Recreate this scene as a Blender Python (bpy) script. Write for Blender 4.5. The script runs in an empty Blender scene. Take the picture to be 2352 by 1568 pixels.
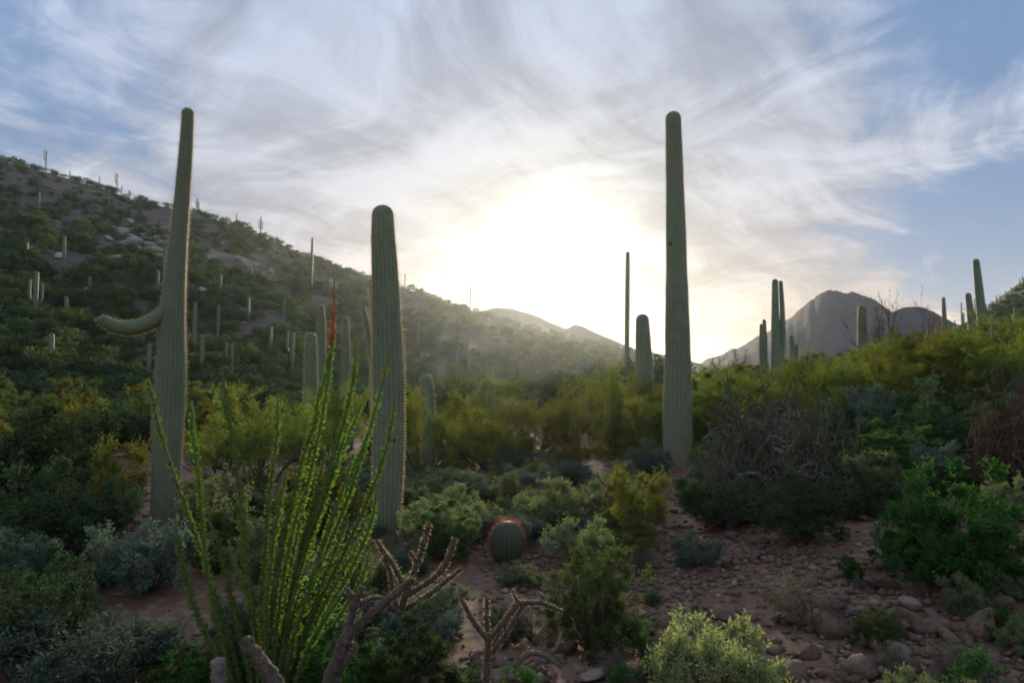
import bpy, math, random
import numpy as np
from mathutils import Vector

random.seed(7)
rng = np.random.default_rng(7)
sc = bpy.context.scene
col = sc.collection
R = math.radians

# ------------------------------------------------------------------ camera
F = 1568.0            # focal length in units of a 2352 px wide frame (24 mm on 36 mm)
HORIZON = 860.0
CAM_Z = 1.6
PITCH = math.atan((HORIZON - 784.0) / F)
cd = bpy.data.cameras.new('camera')
cam = bpy.data.objects.new('camera', cd)
col.objects.link(cam)
cam.location = (0, 0, CAM_Z)
cam.rotation_euler = (math.pi / 2 + PITCH, 0, 0)
cd.lens = 24
cd.sensor_width = 36
cd.clip_start = 0.05
cd.clip_end = 6000
cd.dof.use_dof = True
cd.dof.focus_distance = 4.0
cd.dof.aperture_fstop = 3.6
sc.camera = cam

# ------------------------------------------------------------------ sun + world
SUN_AZ = math.atan((1250 - 1176) / F)
SUN_EL = R(10.2)
SUN = Vector((math.sin(SUN_AZ) * math.cos(SUN_EL), math.cos(SUN_AZ) * math.cos(SUN_EL), math.sin(SUN_EL)))
ld = bpy.data.lights.new('sun', 'SUN')
ld.energy = 3.1
ld.angle = R(3.0)
ld.color = (1.0, 0.86, 0.62)
lo = bpy.data.objects.new('sun', ld)
lo.rotation_euler = SUN.to_track_quat('Z', 'Y').to_euler()
lo.location = (0, 40, 60)
col.objects.link(lo)

sc.view_settings.view_transform = 'Standard'
sc.view_settings.look = 'None'
sc.view_settings.gamma = 1
sc.view_settings.exposure = 0.60
sc.view_settings.use_curve_mapping = False
sc.cycles.use_denoising = True
try:
    sc.cycles.denoiser = 'OPENIMAGEDENOISE'
except Exception:
    pass
sc.cycles.max_bounces = 6
sc.cycles.diffuse_bounces = 3
sc.cycles.transmission_bounces = 3
sc.cycles.transparent_max_bounces = 8
sc.cycles.volume_bounces = 0
sc.cycles.filter_width = 1.9

w = bpy.data.worlds.new('World')
sc.world = w
w.use_nodes = True
NT = w.node_tree
NT.nodes.clear()


class G:
    """small helper for building node graphs"""
    def __init__(s, nt): s.nt = nt
    def n(s, t, **k):
        o = s.nt.nodes.new(t)
        for a, b in k.items(): setattr(o, a, b)
        return o
    def put(s, sock, v):
        if isinstance(v, bpy.types.NodeSocket): s.nt.links.new(v, sock)
        elif v is not None: sock.default_value = v
    def m(s, op, a, b=None, c=None, clamp=False):
        o = s.n('ShaderNodeMath', operation=op); o.use_clamp = clamp
        s.put(o.inputs[0], a); s.put(o.inputs[1], b); s.put(o.inputs[2], c)
        return o.outputs[0]
    def v(s, op, a, b=None, scale=None):
        o = s.n('ShaderNodeVectorMath', operation=op)
        s.put(o.inputs[0], a); s.put(o.inputs[1], b)
        if scale is not None: s.put(o.inputs['Scale'], scale)
        return o.outputs['Value'] if op in ('DOT_PRODUCT', 'LENGTH') else o.outputs[0]
    def mix(s, f, a, b, mode='MIX'):
        o = s.n('ShaderNodeMix', data_type='RGBA', blend_type=mode)
        s.put(o.inputs[0], f); s.put(o.inputs[6], a); s.put(o.inputs[7], b)
        return o.outputs[2]
    def sep(s, a):
        o = s.n('ShaderNodeSeparateXYZ'); s.put(o.inputs[0], a); return o.outputs
    def comb(s, x, y, z):
        o = s.n('ShaderNodeCombineXYZ')
        s.put(o.inputs[0], x); s.put(o.inputs[1], y); s.put(o.inputs[2], z); return o.outputs[0]
    def noise(s, vec, scale, detail=3, rough=0.55, dist=0.0, dims='3D'):
        o = s.n('ShaderNodeTexNoise', noise_dimensions=dims)
        if vec is not None: s.put(o.inputs['Vector'], vec)
        o.inputs['Scale'].default_value = scale
        o.inputs['Detail'].default_value = detail
        o.inputs['Roughness'].default_value = rough
        o.inputs['Distortion'].default_value = dist
        return o.outputs
    def ss(s, v, a, b, c=0.0, d=1.0):
        o = s.n('ShaderNodeMapRange', interpolation_type='SMOOTHSTEP')
        s.put(o.inputs[0], v)
        for i, q in enumerate((a, b, c, d)): o.inputs[i + 1].default_value = q
        return o.outputs[0]


def c4(c): return (c[0], c[1], c[2], 1.0)


def pixdir(px, py):
    """unit direction through a point of the 2352 x 1568 frame"""
    dx, dy = (px - 1176.0) / F, -(py - 784.0) / F
    v = Vector((dx, math.cos(PITCH) - dy * math.sin(PITCH), math.sin(PITCH) + dy * math.cos(PITCH)))
    return v.normalized()


g = G(NT)
tc = g.n('ShaderNodeTexCoord').outputs['Generated']
d = g.v('NORMALIZE', tc)
dx, dy, dz = g.sep(d)[:3]
sky = g.n('ShaderNodeTexSky', sky_type='NISHITA')
sky.sun_disc = False
sky.sun_elevation = SUN_EL
sky.sun_rotation = SUN_AZ
sky.air_density = 1.0
sky.dust_density = 0.6
sky.ozone_density = 2.0
zc = g.m('ADD', g.m('MAXIMUM', dz, 0.0), 0.34)
cx = g.m('DIVIDE', dx, zc)
cy = g.m('DIVIDE', dy, zc)
P0 = g.comb(cx, cy, 0.0)
warp = g.noise(P0, 0.8, 4, 0.45)[1]
warp = g.v('SCALE', g.v('SUBTRACT', warp, (0.5, 0.5, 0.5)), scale=1.0)
PW = g.v('ADD', P0, warp)
wx, wy = g.sep(PW)[:2]
st1 = g.noise(g.comb(g.m('MULTIPLY', wx, 1.5), g.m('MULTIPLY', wy, 0.55), 3.1), 1.5, 6, 0.58, 0.2)[0]
wis = g.noise(g.comb(g.m('MULTIPLY', wx, 3.6), g.m('MULTIPLY', wy, 1.05), 7.7), 1.5, 8, 0.60, 0.3)[0]
rx = g.m('ADD', g.m('MULTIPLY', wx, 0.55), g.m('MULTIPLY', wy, 0.83)); ry = g.m('SUBTRACT', g.m('MULTIPLY', wy, 0.55), g.m('MULTIPLY', wx, 0.83))
wis2 = g.noise(g.comb(g.m('MULTIPLY', rx, 3.4), g.m('MULTIPLY', ry, 1.5), 2.2), 1.5, 7, 0.6, 0.5)[0]
lx = g.m('SUBTRACT', g.m('MULTIPLY', wx, 0.75), g.m('MULTIPLY', wy, 0.66)); ly = g.m('ADD', g.m('MULTIPLY', wy, 0.75), g.m('MULTIPLY', wx, 0.66))
wis3 = g.noise(g.comb(g.m('MULTIPLY', lx, 3.6), g.m('MULTIPLY', ly, 1.1), 9.2), 1.6, 7, 0.62, 0.4)[0]
low = g.noise(P0, 0.42, 3, 0.5, 0.2)[0]
dens = g.m('ADD', g.m('ADD', g.m('MULTIPLY', st1, 0.55), g.m('MULTIPLY', wis3, 0.42)), g.m('ADD', g.m('MULTIPLY', wis, 0.30), g.m('MULTIPLY', wis2, 0.30)))
dens = g.m('ADD', dens, g.m('MULTIPLY', low, 0.45))
# clear patches and cloud banks, where they hang in the sky
for (px_, py_, k, amp) in ((40, 230, 60, -0.11), (2330, 40, 60, -0.27), (2330, 480, 300, -0.22), (2100, 540, 300, -0.12),
                           (1250, 420, 9, 0.10), (2230, 250, 90, 0.10), (1000, 60, 40, 0.06), (600, 330, 60, 0.04),
                           (1950, 60, 120, -0.05), (2050, 330, 30, 0.07), (500, 60, 30, 0.05)):
    q = g.v('DOT_PRODUCT', d, tuple(pixdir(px_, py_)))
    e = g.m('EXPONENT', g.m('MULTIPLY', g.m('SUBTRACT', q, 1.0), float(k)))
    dens = g.m('ADD', dens, g.m('MULTIPLY', e, amp))
cov = g.ss(dens, 0.83, 1.03, 0.06, 0.95)
sd = g.v('DOT_PRODUCT', d, tuple(SUN))
om = g.m('SUBTRACT', sd, 1.0)
halo1 = g.m('EXPONENT', g.m('MULTIPLY', om, 900.0))     # core seen through the veil
halo2 = g.m('EXPONENT', g.m('MULTIPLY', om, 60.0))
halo3 = g.m('EXPONENT', g.m('MULTIPLY', om, 7.0))
fine = g.ss(g.m('ADD', g.m('MULTIPLY', wis2, .5), g.m('MULTIPLY', wis3, .5)), 0.38, 0.62, 0.72, 1.16)
elev = g.m('EXPONENT', g.m('MULTIPLY', g.m('MAXIMUM', dz, 0.0), -9.0))
ccol = g.mix(halo3, c4((0.375, 0.435, 0.56)), c4((0.375, 0.39, 0.43)))
ccol = g.mix(g.ss(dz, 0.22, 0.62, 0.0, 0.55), ccol, c4((0.27, 0.335, 0.48)))
ccol = g.mix(g.m('MULTIPLY', elev, 0.85), ccol, c4((0.86, 0.58, 0.30)))
ccol = g.mix(1.0, ccol, g.comb(fine, fine, fine), 'MULTIPLY')
blue = g.mix(g.m('MULTIPLY', elev, 0.7), c4((0.108, 0.195, 0.35)), c4((0.62, 0.55, 0.48)))
blue = g.mix(0.14, blue, g.mix(1.0, sky.outputs[0], c4((0.07, 0.07, 0.07)), 'MULTIPLY'))
full = g.mix(cov, blue, ccol)
gl = g.mix(1.0, g.comb(halo1, halo1, halo1), c4((3.0, 2.8, 2.4)), 'MULTIPLY')
gl2 = g.mix(1.0, g.comb(halo2, halo2, halo2), c4((0.03, 0.03, 0.02)), 'MULTIPLY')
full = g.mix(1.0, full, gl, 'ADD')
full = g.mix(1.0, full, gl2, 'ADD')
full = g.mix(1.0, full, c4((10, 10, 10)), 'MULTIPLY')
bg = g.n('ShaderNodeBackground')
g.put(bg.inputs[0], full)
bg.inputs[1].default_value = 0.1
wo = g.n('ShaderNodeOutputWorld')
NT.links.new(bg.outputs[0], wo.inputs[0])

# ------------------------------------------------------------------ numpy noise and terrain
def _hash(ix, iy, seed):
    n = (ix.astype(np.int64) * 374761393 + iy.astype(np.int64) * 668265263 + seed * 974634777) & 0x7fffffff
    n = ((n ^ (n >> 13)) * 1274126177) & 0x7fffffff
    return ((n ^ (n >> 16)) & 0xffff) / 65535.0


def vnoise(x, y, seed=0):
    ix, iy = np.floor(x), np.floor(y)
    fx, fy = x - ix, y - iy
    fx, fy = fx * fx * (3 - 2 * fx), fy * fy * (3 - 2 * fy)
    a, b = _hash(ix, iy, seed), _hash(ix + 1, iy, seed)
    c, e = _hash(ix, iy + 1, seed), _hash(ix + 1, iy + 1, seed)
    return (a * (1 - fx) + b * fx) * (1 - fy) + (c * (1 - fx) + e * fx) * fy - 0.5


def fbm(x, y, seed=0, oct=4):
    s, a = 0, 1.0
    for i in range(oct):
        s = s + a * vnoise(x * 2 ** i + 13.7 * i, y * 2 ** i - 7.1 * i, seed + i); a *= 0.5
    return s


def sm(t):
    t = np.clip(t, 0, 1); return t * t * (3 - 2 * t)


def tab(pts):
    a = np.array(pts, float)
    al = np.arctan((a[:, 0] - 1176) / F)
    return al, a[:, 1]


LEFT_AL, LEFT_Y = tab([(-1500, 480), (-700, 420), (-300, 380), (0, 366), (60, 382), (105, 392), (180, 415), (250, 437), (300, 456), (400, 478), (480, 497),
                       (560, 522), (620, 550), (700, 586), (780, 612), (850, 640), (930, 662), (1000, 686), (1080, 712),
                       (1130, 726), (1200, 748), (1300, 773), (1400, 795), (1500, 815), (1600, 838), (1700, 856), (1900, 870)])
LD_AL, LD = tab([(-1500, 150), (0, 150), (600, 155), (1100, 175), (1400, 220), (1700, 260)])
LF_AL, LF = tab([(-1500, 18), (0, 22), (450, 30), (900, 45), (1300, 80), (1700, 120)])
RT_AL, RT_Y = tab([(1900, 870), (2000, 835), (2100, 800), (2195, 768), (2240, 742), (2290, 698), (2320, 678), (2352, 655), (2450, 605), (2600, 560), (2900, 540), (3600, 600)])


def height(x, y):
    x = np.asarray(x, float); y = np.asarray(y, float)
    r = np.hypot(x, y)
    al = np.arctan2(x, y)
    back = sm((np.abs(al) - R(65)) / R(50))            # hills fade out behind the viewer
    ca = np.maximum(np.cos(np.clip(al, -1.2, 1.2)), 0.35)
    Y = r * ca                                          # depth
    z = 0.22 * fbm(x * 0.10, y * 0.10, 3, 3) + 0.09 * fbm(x * 0.7, y * 0.7, 9, 4)
    z = z * sm(r / 3.0)
    z = z + 0.9 * sm((x - 0.9) / 7.0) * sm(r / 4.0) + 0.045 * np.maximum(x - 4, 0) * sm(r / 4) * (1 - sm((r - 20) / 60))
    # left hill
    ys = np.interp(al, LEFT_AL, LEFT_Y); D = np.interp(al, LD_AL, LD); Df = np.interp(al, LF_AL, LF)
    zr = (HORIZON - ys) / F * D + CAM_Z
    t = (Y - Df) / (D - Df)
    bump = fbm(x * 0.045, y * 0.045, 21, 5) * 5.0 * np.clip(t, 0, 1) * (1 - np.clip(t, 0, 1)) * 2.2
    up = np.clip(t, 0, 1) ** 1.06
    roll = np.where(t > 1, np.maximum(0, 1 - (np.maximum(t - 1, 0) * 0.9) ** 1.4), up)
    hl = zr * roll + bump + 0.7 * fbm(x * 0.25, y * 0.25, 31, 3) * sm(t * 5) * (1 - sm((t - 0.9) / 0.1))
    hl = np.where(t > 0, hl, 0) * (1 - back) * (al < 0.6)
    # right rise
    ys2 = np.interp(al, RT_AL, RT_Y); D2 = 150.0; Df2 = 45.0
    zr2 = np.maximum((HORIZON - ys2) / F * D2 + CAM_Z, 0)
    t2 = (Y - Df2) / (D2 - Df2)
    h2 = zr2 * np.where(t2 > 1, np.maximum(0, 1 - np.maximum(t2 - 1, 0) ** 1.4), np.clip(t2, 0, 1)) * (1 - back) * sm((al - 0.42) / 0.15)
    h2 = h2 + fbm(x * 0.05, y * 0.05, 41, 4) * 3.0 * np.clip(t2, 0, 1) * (1 - np.clip(t2, 0, 1)) * 2 * sm((al - 0.45) / 0.15)
    return z + np.maximum(hl, 0) + np.maximum(h2, 0)


def hz(x, y): return float(height(np.array([x]), np.array([y]))[0])


_ts = np.geomspace(1.0, 900, 2600)


def hit(px, py):
    """where the sight line through a frame point meets the ground"""
    v = pixdir(px, py)
    X, Yy, Z = v.x * _ts, v.y * _ts, CAM_Z + v.z * _ts
    below = Z < height(X, Yy)
    if not below.any(): return None
    i = int(np.argmax(below))
    return Vector((X[i], Yy[i], float(height(X[i:i + 1], Yy[i:i + 1])[0])))


def at(px, py, Y):
    v = pixdir(px, py)
    return Vector((v.x / v.y * Y, Y, CAM_Z + v.z / v.y * Y))


TOPS = np.array([(-2000, 700), (1000, 850), (1560, 838), (1760, 842), (1860, 815), (2000, 800), (2120, 768), (2352, 742), (4000, 740)], float)

# ------------------------------------------------------------------ mesh helpers
def mesh(name, V, Fs, mat=None, smooth=False, attrs=None):
    """V (n,3); Fs a list of integer arrays (m,3) or (m,4)"""
    me = bpy.data.meshes.new(name)
    V = np.asarray(V, np.float32)
    Fs = [np.asarray(f, np.int32) for f in (Fs if isinstance(Fs, list) else [Fs]) if len(f)]
    loops = np.concatenate([f.ravel() for f in Fs])
    cnt = np.concatenate([np.full(len(f), f.shape[1], np.int32) for f in Fs])
    st = np.concatenate([[0], np.cumsum(cnt)[:-1]]).astype(np.int32)
    me.vertices.add(len(V)); me.vertices.foreach_set('co', V.ravel())
    me.loops.add(len(loops)); me.loops.foreach_set('vertex_index', loops)
    me.polygons.add(len(cnt)); me.polygons.foreach_set('loop_start', st)
    me.polygons.foreach_set('loop_total', cnt)
    if smooth: me.polygons.foreach_set('use_smooth', np.ones(len(cnt), bool))
    for k, a in (attrs or {}).items():
        at_ = me.attributes.new(k, 'FLOAT', 'POINT'); at_.data.foreach_set('value', np.asarray(a, np.float32))
    me.update(calc_edges=True)
    if mat: me.materials.append(mat)
    return me


def obj(name, me, parent=None, loc=(0, 0, 0), rz=0, s=1, **props):
    o = bpy.data.objects.new(name, me); col.objects.link(o)
    o.location = loc; o.rotation_euler = (0, 0, rz)
    o.scale = (s, s, s) if not hasattr(s, '__len__') else s
    if parent: o.parent = parent
    for k, v in props.items(): o[k] = v
    return o


def thing(name, label, cat, loc=(0, 0, 0), rz=0, s=1, group=None, me=None):
    o = obj(name, me, None, loc, rz, s)
    o['label'] = label; o['category'] = cat
    if group: o['group'] = group
    return o


def dup(src, loc, rz, s, label, group=None):
    r = src.copy(); col.objects.link(r)
    r.location = loc; r.rotation_euler = (0, 0, rz); r.scale = (s, s, s) if not hasattr(s, '__len__') else s
    r['label'] = label
    if group: r['group'] = group
    elif 'group' in r: del r['group']
    for ch in src.children:
        c = ch.copy(); col.objects.link(c); c.parent = r
    return r


def smooth_path(pts, step):
    """Catmull-Rom through rows of any width, first three columns are xyz"""
    P = np.array(pts, float)
    if len(P) == 2: P = np.array([P[0], P[0] * .5 + P[1] * .5, P[1]])
    E = np.vstack([2 * P[0] - P[1], P, 2 * P[-1] - P[-2]])
    out = []
    for i in range(1, len(E) - 2):
        L = np.linalg.norm(E[i + 1, :3] - E[i, :3]); n = max(2, int(L / step) + 1)
        t = np.linspace(0, 1, n, endpoint=False)[:, None]
        a, b, c, e = E[i - 1], E[i], E[i + 1], E[i + 2]
        out.append(0.5 * (2 * b + (c - a) * t + (2 * a - 5 * b + 4 * c - e) * t ** 2 + (3 * b - a - 3 * c + e) * t ** 3))
    return np.vstack(out + [E[-2][None]])


def frames(C):
    T = np.gradient(C, axis=0); T /= np.linalg.norm(T, axis=1)[:, None] + 1e-9
    N = np.zeros_like(T)
    n = np.cross(T[0], (0.3, 1, 0.1)); n /= np.linalg.norm(n)
    for i in range(len(T)):
        n = n - T[i] * n.dot(T[i]); n /= np.linalg.norm(n) + 1e-9; N[i] = n
    return T, N, np.cross(T, N)


def tube(C, rad, sides=6, cap=True):
    C = np.asarray(C, float); rad = np.broadcast_to(rad, (len(C),))
    T, N, B = frames(C)
    a = np.linspace(0, 2 * np.pi, sides, endpoint=False)
    V = C[:, None] + rad[:, None, None] * (np.cos(a)[None, :, None] * N[:, None] + np.sin(a)[None, :, None] * B[:, None])
    n = len(C)
    i, j = np.meshgrid(np.arange(n - 1), np.arange(sides), indexing='ij')
    q = np.stack([i * sides + j, i * sides + (j + 1) % sides, (i + 1) * sides + (j + 1) % sides, (i + 1) * sides + j], -1).reshape(-1, 4)
    V = V.reshape(-1, 3); k = len(V)
    V = np.vstack([V, C[0] - T[0] * rad[0] * .3, C[-1] + T[-1] * rad[-1] * .5])
    j = np.arange(sides)
    t1 = np.stack([np.full(sides, k), (j + 1) % sides, j], 1)
    t2 = np.stack([np.full(sides, k + 1), (n - 1) * sides + j, (n - 1) * sides + (j + 1) % sides], 1)
    return V, q, np.vstack([t1, t2])


class MB:
    def __init__(s): s.V = []; s.Q = []; s.T = []; s.n = 0
    def add(s, V, Q=None, T=None):
        s.V.append(np.asarray(V, float))
        if Q is not None and len(Q): s.Q.append(np.asarray(Q) + s.n)
        if T is not None and len(T): s.T.append(np.asarray(T) + s.n)
        s.n += len(V)
    def mesh(s, name, mat, smooth=False):
        f = []
        if s.Q: f.append(np.vstack(s.Q))
        if s.T: f.append(np.vstack(s.T))
        return mesh(name, np.vstack(s.V), f, mat, smooth)


def unit(a): return a / (np.linalg.norm(a, axis=-1, keepdims=True) + 1e-9)


def leaves(C, D, L, W, rg, bend=0.25):
    """one folded four-cornered leaf at every point C, pointing along D"""
    n = len(C); L = np.broadcast_to(L, (n,))[:, None]; W = np.broadcast_to(W, (n,))[:, None]
    D = unit(D); S = unit(np.cross(D, rg.normal(size=(n, 3)))); U = np.cross(S, D)
    V = np.stack([C, C + D * L * .5 + S * W * .5 + U * L * bend * .3, C + D * L, C + D * L * .5 - S * W * .5 + U * L * bend * .3], 1).reshape(-1, 3)
    b = np.arange(n)[:, None] * 4
    return V, np.hstack([b, b + 1, b + 2, b + 3])


def slivers(A, B_, W, rg):
    """thin three-cornered spikes from A to B_ (spines, fine twigs)"""
    n = len(A); D = B_ - A
    S = unit(np.cross(D, rg.normal(size=(n, 3)))) * np.broadcast_to(W, (n,))[:, None] * .5
    V = np.stack([A - S, A + S, B_], 1).reshape(-1, 3)
    b = np.arange(n)[:, None] * 3
    return V, np.hstack([b, b + 1, b + 2])


# ------------------------------------------------------------------ materials
def mat(name):
    m = bpy.data.materials.new(name); m.use_nodes = True; m.node_tree.nodes.clear()
    gg = G(m.node_tree); out = gg.n('ShaderNodeOutputMaterial'); return m, gg, out


def leaf_mat(name, c1, c2, transl=0.4, tcol=None, rough=0.8, c3=None):
    m, gg, out = mat(name)
    geo = gg.n('ShaderNodeNewGeometry'); oi = gg.n('ShaderNodeObjectInfo')
    f = gg.m('FRACT', gg.m('ADD', geo.outputs['Random Per Island'], gg.m('MULTIPLY', oi.outputs['Random'], 0.37)))
    c = gg.mix(f, c4(c1), c4(c2))
    pos = gg.n('ShaderNodeTexCoord').outputs['Object']
    nz = gg.noise(pos, 2.2, 3, 0.6)[0]
    c = gg.mix(gg.ss(nz, 0.4, 0.68), c, c4(c3 or tuple(a * .62 + b * .3 for a, b in zip(c1, c2))))
    hv = gg.n('ShaderNodeHueSaturation'); gg.put(hv.inputs['Color'], c)
    gg.put(hv.inputs['Hue'], gg.m('ADD', 0.485, gg.m('MULTIPLY', oi.outputs['Random'], 0.03)))
    gg.put(hv.inputs['Value'], gg.m('ADD', 0.68, gg.m('MULTIPLY', oi.outputs['Random'], 0.62)))
    c = hv.outputs[0]
    b = gg.n('ShaderNodeBsdfPrincipled'); gg.put(b.inputs['Base Color'], c)
    b.inputs['Roughness'].default_value = rough; b.inputs['Specular IOR Level'].default_value = 0.08
    t = gg.n('ShaderNodeBsdfTranslucent')
    gg.put(t.inputs[0], gg.mix(1.0, c, c4(tcol or (1.5, 1.5, 0.9)), 'MULTIPLY'))
    mx = gg.n('ShaderNodeMixShader'); mx.inputs[0].default_value = transl
    gg.nt.links.new(b.outputs[0], mx.inputs[1]); gg.nt.links.new(t.outputs[0], mx.inputs[2])
    gg.nt.links.new(mx.outputs[0], out.inputs[0])
    return m


def bark_mat(name, c1, c2, scale=20, rough=0.85, bump=0.4):
    m, gg, out = mat(name)
    pos = gg.n('ShaderNodeTexCoord').outputs['Object']
    nz = gg.noise(pos, scale, 5, 0.65)[0]
    c = gg.mix(gg.ss(nz, 0.3, 0.7), c4(c1), c4(c2))
    b = gg.n('ShaderNodeBsdfPrincipled'); gg.put(b.inputs['Base Color'], c); b.inputs['Roughness'].default_value = rough
    b.inputs['Specular IOR Level'].default_value = 0.2
    bp = gg.n('ShaderNodeBump'); bp.inputs['Strength'].default_value = bump; bp.inputs['Distance'].default_value = 0.01
    gg.put(bp.inputs['Height'], nz); gg.nt.links.new(bp.outputs[0], b.inputs['Normal'])
    gg.nt.links.new(b.outputs[0], out.inputs[0])
    return m


M = {}
M['creosote'] = leaf_mat('creosote_leaf', (0.042, 0.095, 0.032), (0.085, 0.14, 0.034), 0.42)
M['vivid'] = leaf_mat('vivid_leaf', (0.034, 0.095, 0.032), (0.062, 0.14, 0.032), 0.40, (1.2, 1.7, 0.7))
M['fine'] = leaf_mat('fine_leaf', (0.080, 0.130, 0.052), (0.130, 0.175, 0.055), 0.42)
M['dark'] = leaf_mat('dark_leaf', (0.038, 0.078, 0.042), (0.066, 0.108, 0.046), 0.30)
M['sage'] = leaf_mat('sage_leaf', (0.125, 0.175, 0.095), (0.20, 0.225, 0.11), 0.36)
M['palesage'] = leaf_mat('pale_sage_leaf', (0.20, 0.25, 0.13), (0.30, 0.31, 0.13), 0.42, (1.3, 1.3, .8))
M['bluesage'] = leaf_mat('blue_sage_leaf', (0.075, 0.120, 0.105), (0.115, 0.155, 0.120), 0.28)
M['palo'] = leaf_mat('palo_verde_leaf', (0.115, 0.165, 0.044), (0.20, 0.235, 0.054), 0.55, (1.4, 1.35, 0.7))
M['olive'] = leaf_mat('olive_leaf', (0.11, 0.14, 0.034), (0.17, 0.18, 0.042), 0.50, (1.5, 1.35, .7))
M['ocotillo'] = leaf_mat('ocotillo_leaf', (0.095, 0.165, 0.045), (0.155, 0.21, 0.050), 0.52, (1.35, 1.5, 0.65))
M['flower'] = leaf_mat('ocotillo_flower', (0.44, 0.15, 0.075), (0.52, 0.25, 0.11), 0.4, (1.3, 1.1, .9))
M['grey'] = leaf_mat('dry_grey_leaf', (0.105, 0.10, 0.090), (0.15, 0.135, 0.12), 0.3)
M['dry'] = leaf_mat('dry_brown_twig', (0.13, 0.085, 0.060), (0.22, 0.15, 0.10), 0.3)
M['hill'] = leaf_mat('hill_leaf', (0.030, 0.066, 0.044), (0.056, 0.094, 0.046), 0.26)
M['hillolive'] = leaf_mat('hill_olive_leaf', (0.055, 0.092, 0.042), (0.092, 0.120, 0.046), 0.33)
M['spine'] = leaf_mat('spine', (0.50, 0.41, 0.27), (0.62, 0.52, 0.34), 0.55, (1.25, 1.1, .9))
M['redspine'] = leaf_mat('red_spine', (0.22, 0.11, 0.085), (0.30, 0.17, 0.12), 0.5, (1.5, 1, .9))
M['bark'] = bark_mat('twig_bark', (0.060, 0.046, 0.036), (0.13, 0.10, 0.075), 30)
M['palobark'] = bark_mat('palo_bark', (0.055, 0.060, 0.030), (0.10, 0.10, 0.045), 12)
M['chollawood'] = bark_mat('cholla_wood', (0.040, 0.034, 0.030), (0.125, 0.095, 0.075), 38, bump=1.0)
M['chollabark'] = bark_mat('cholla_bark', (0.085, 0.085, 0.080), (0.19, 0.165, 0.14), 25)
M['chollatip'] = bark_mat('cholla_tip', (0.060, 0.072, 0.052), (0.125, 0.115, 0.070), 30)
M['ocobark'] = bark_mat('ocotillo_bark', (0.070, 0.105, 0.035), (0.12, 0.15, 0.06), 40)
M['scar'] = bark_mat('scar', (0.018, 0.014, 0.012), (0.06, 0.045, 0.035), 60)


def rock_mat(name, c1, c2, c3):
    m, gg, out = mat(name)
    oi = gg.n('ShaderNodeObjectInfo'); geo = gg.n('ShaderNodeNewGeometry')
    pos = gg.n('ShaderNodeTexCoord').outputs['Object']
    r = gg.m('FRACT', gg.m('ADD', geo.outputs['Random Per Island'], gg.m('MULTIPLY', oi.outputs['Random'], 3.7)))
    c = gg.mix(r, c4(c1), c4(c2))
    c = gg.mix(gg.ss(gg.m('FRACT', gg.m('MULTIPLY', r, 7.3)), 0.86, 0.98), c, c4(c3))
    nz = gg.noise(pos, 9, 6, 0.7)[0]
    c = gg.mix(gg.ss(nz, 0.35, 0.7), c, gg.mix(1.0, c, c4((0.55, 0.5, 0.48)), 'MULTIPLY'))
    b = gg.n('ShaderNodeBsdfPrincipled'); gg.put(b.inputs['Base Color'], c); b.inputs['Roughness'].default_value = 0.9
    b.inputs['Specular IOR Level'].default_value = 0.25
    bp = gg.n('ShaderNodeBump'); bp.inputs['Strength'].default_value = 0.6; bp.inputs['Distance'].default_value = 0.02
    gg.put(bp.inputs['Height'], nz); gg.nt.links.new(bp.outputs[0], b.inputs['Normal'])
    gg.nt.links.new(b.outputs[0], out.inputs[0])
    return m


M['rock'] = rock_mat('rock', (0.125, 0.082, 0.058), (0.215, 0.145, 0.105), (0.29, 0.23, 0.185))
M['palerock'] = rock_mat('pale_rock', (0.26, 0.25, 0.24), (0.36, 0.34, 0.33), (0.42, 0.41, 0.40))

# ground
m, gg, out = mat('desert_soil')
pos = gg.n('ShaderNodeNewGeometry').outputs['Position']
n1 = gg.noise(pos, 0.35, 5, 0.6)[0]
n2 = gg.noise(pos, 6.0, 6, 0.7)[0]
vo = gg.n('ShaderNodeTexVoronoi'); gg.put(vo.inputs['Vector'], pos); vo.inputs['Scale'].default_value = 16
vc = gg.sep(vo.outputs['Color'])[0]
c = gg.mix(gg.ss(n1, 0.35, 0.68), c4((0.150, 0.082, 0.048)), c4((0.205, 0.128, 0.082)))
c = gg.mix(gg.m('MULTIPLY', gg.ss(n2, 0.42, 0.7), 0.7), c, c4((0.095, 0.062, 0.050)))
c = gg.mix(gg.m('MULTIPLY', gg.ss(vc, 0.72, 0.86), 0.45), c, c4((0.26, 0.19, 0.155)))
sy = gg.sep(pos)
far = gg.ss(gg.v('LENGTH', pos), 18, 60)
n3 = gg.noise(pos, 0.22, 6, 0.62)[0]
n4 = gg.noise(pos, 0.9, 5, 0.7)[0]
hillc = gg.mix(gg.ss(n3, 0.40, 0.62), c4((0.110, 0.082, 0.072)), c4((0.050, 0.066, 0.042)))
hillc = gg.mix(gg.m('MULTIPLY', gg.ss(n4, 0.56, 0.66), 0.75), hillc, c4((0.165, 0.130, 0.120)))
hillc = gg.mix(gg.m('MULTIPLY', gg.ss(n4, 0.46, 0.32), 0.8), hillc, c4((0.040, 0.058, 0.035)))
c = gg.mix(far, c, hillc)
b = gg.n('ShaderNodeBsdfPrincipled'); gg.put(b.inputs['Base Color'], c); b.inputs['Roughness'].default_value = 0.95
b.inputs['Specular IOR Level'].default_value = 0.15
bp = gg.n('ShaderNodeBump'); bp.inputs['Strength'].default_value = 0.8; bp.inputs['Distance'].default_value = 0.03
gg.put(bp.inputs['Height'], gg.m('ADD', n2, gg.m('MULTIPLY', vc, 0.5))); gg.nt.links.new(bp.outputs[0], b.inputs['Normal'])
gg.nt.links.new(b.outputs[0], out.inputs[0]); M['soil'] = m

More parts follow.
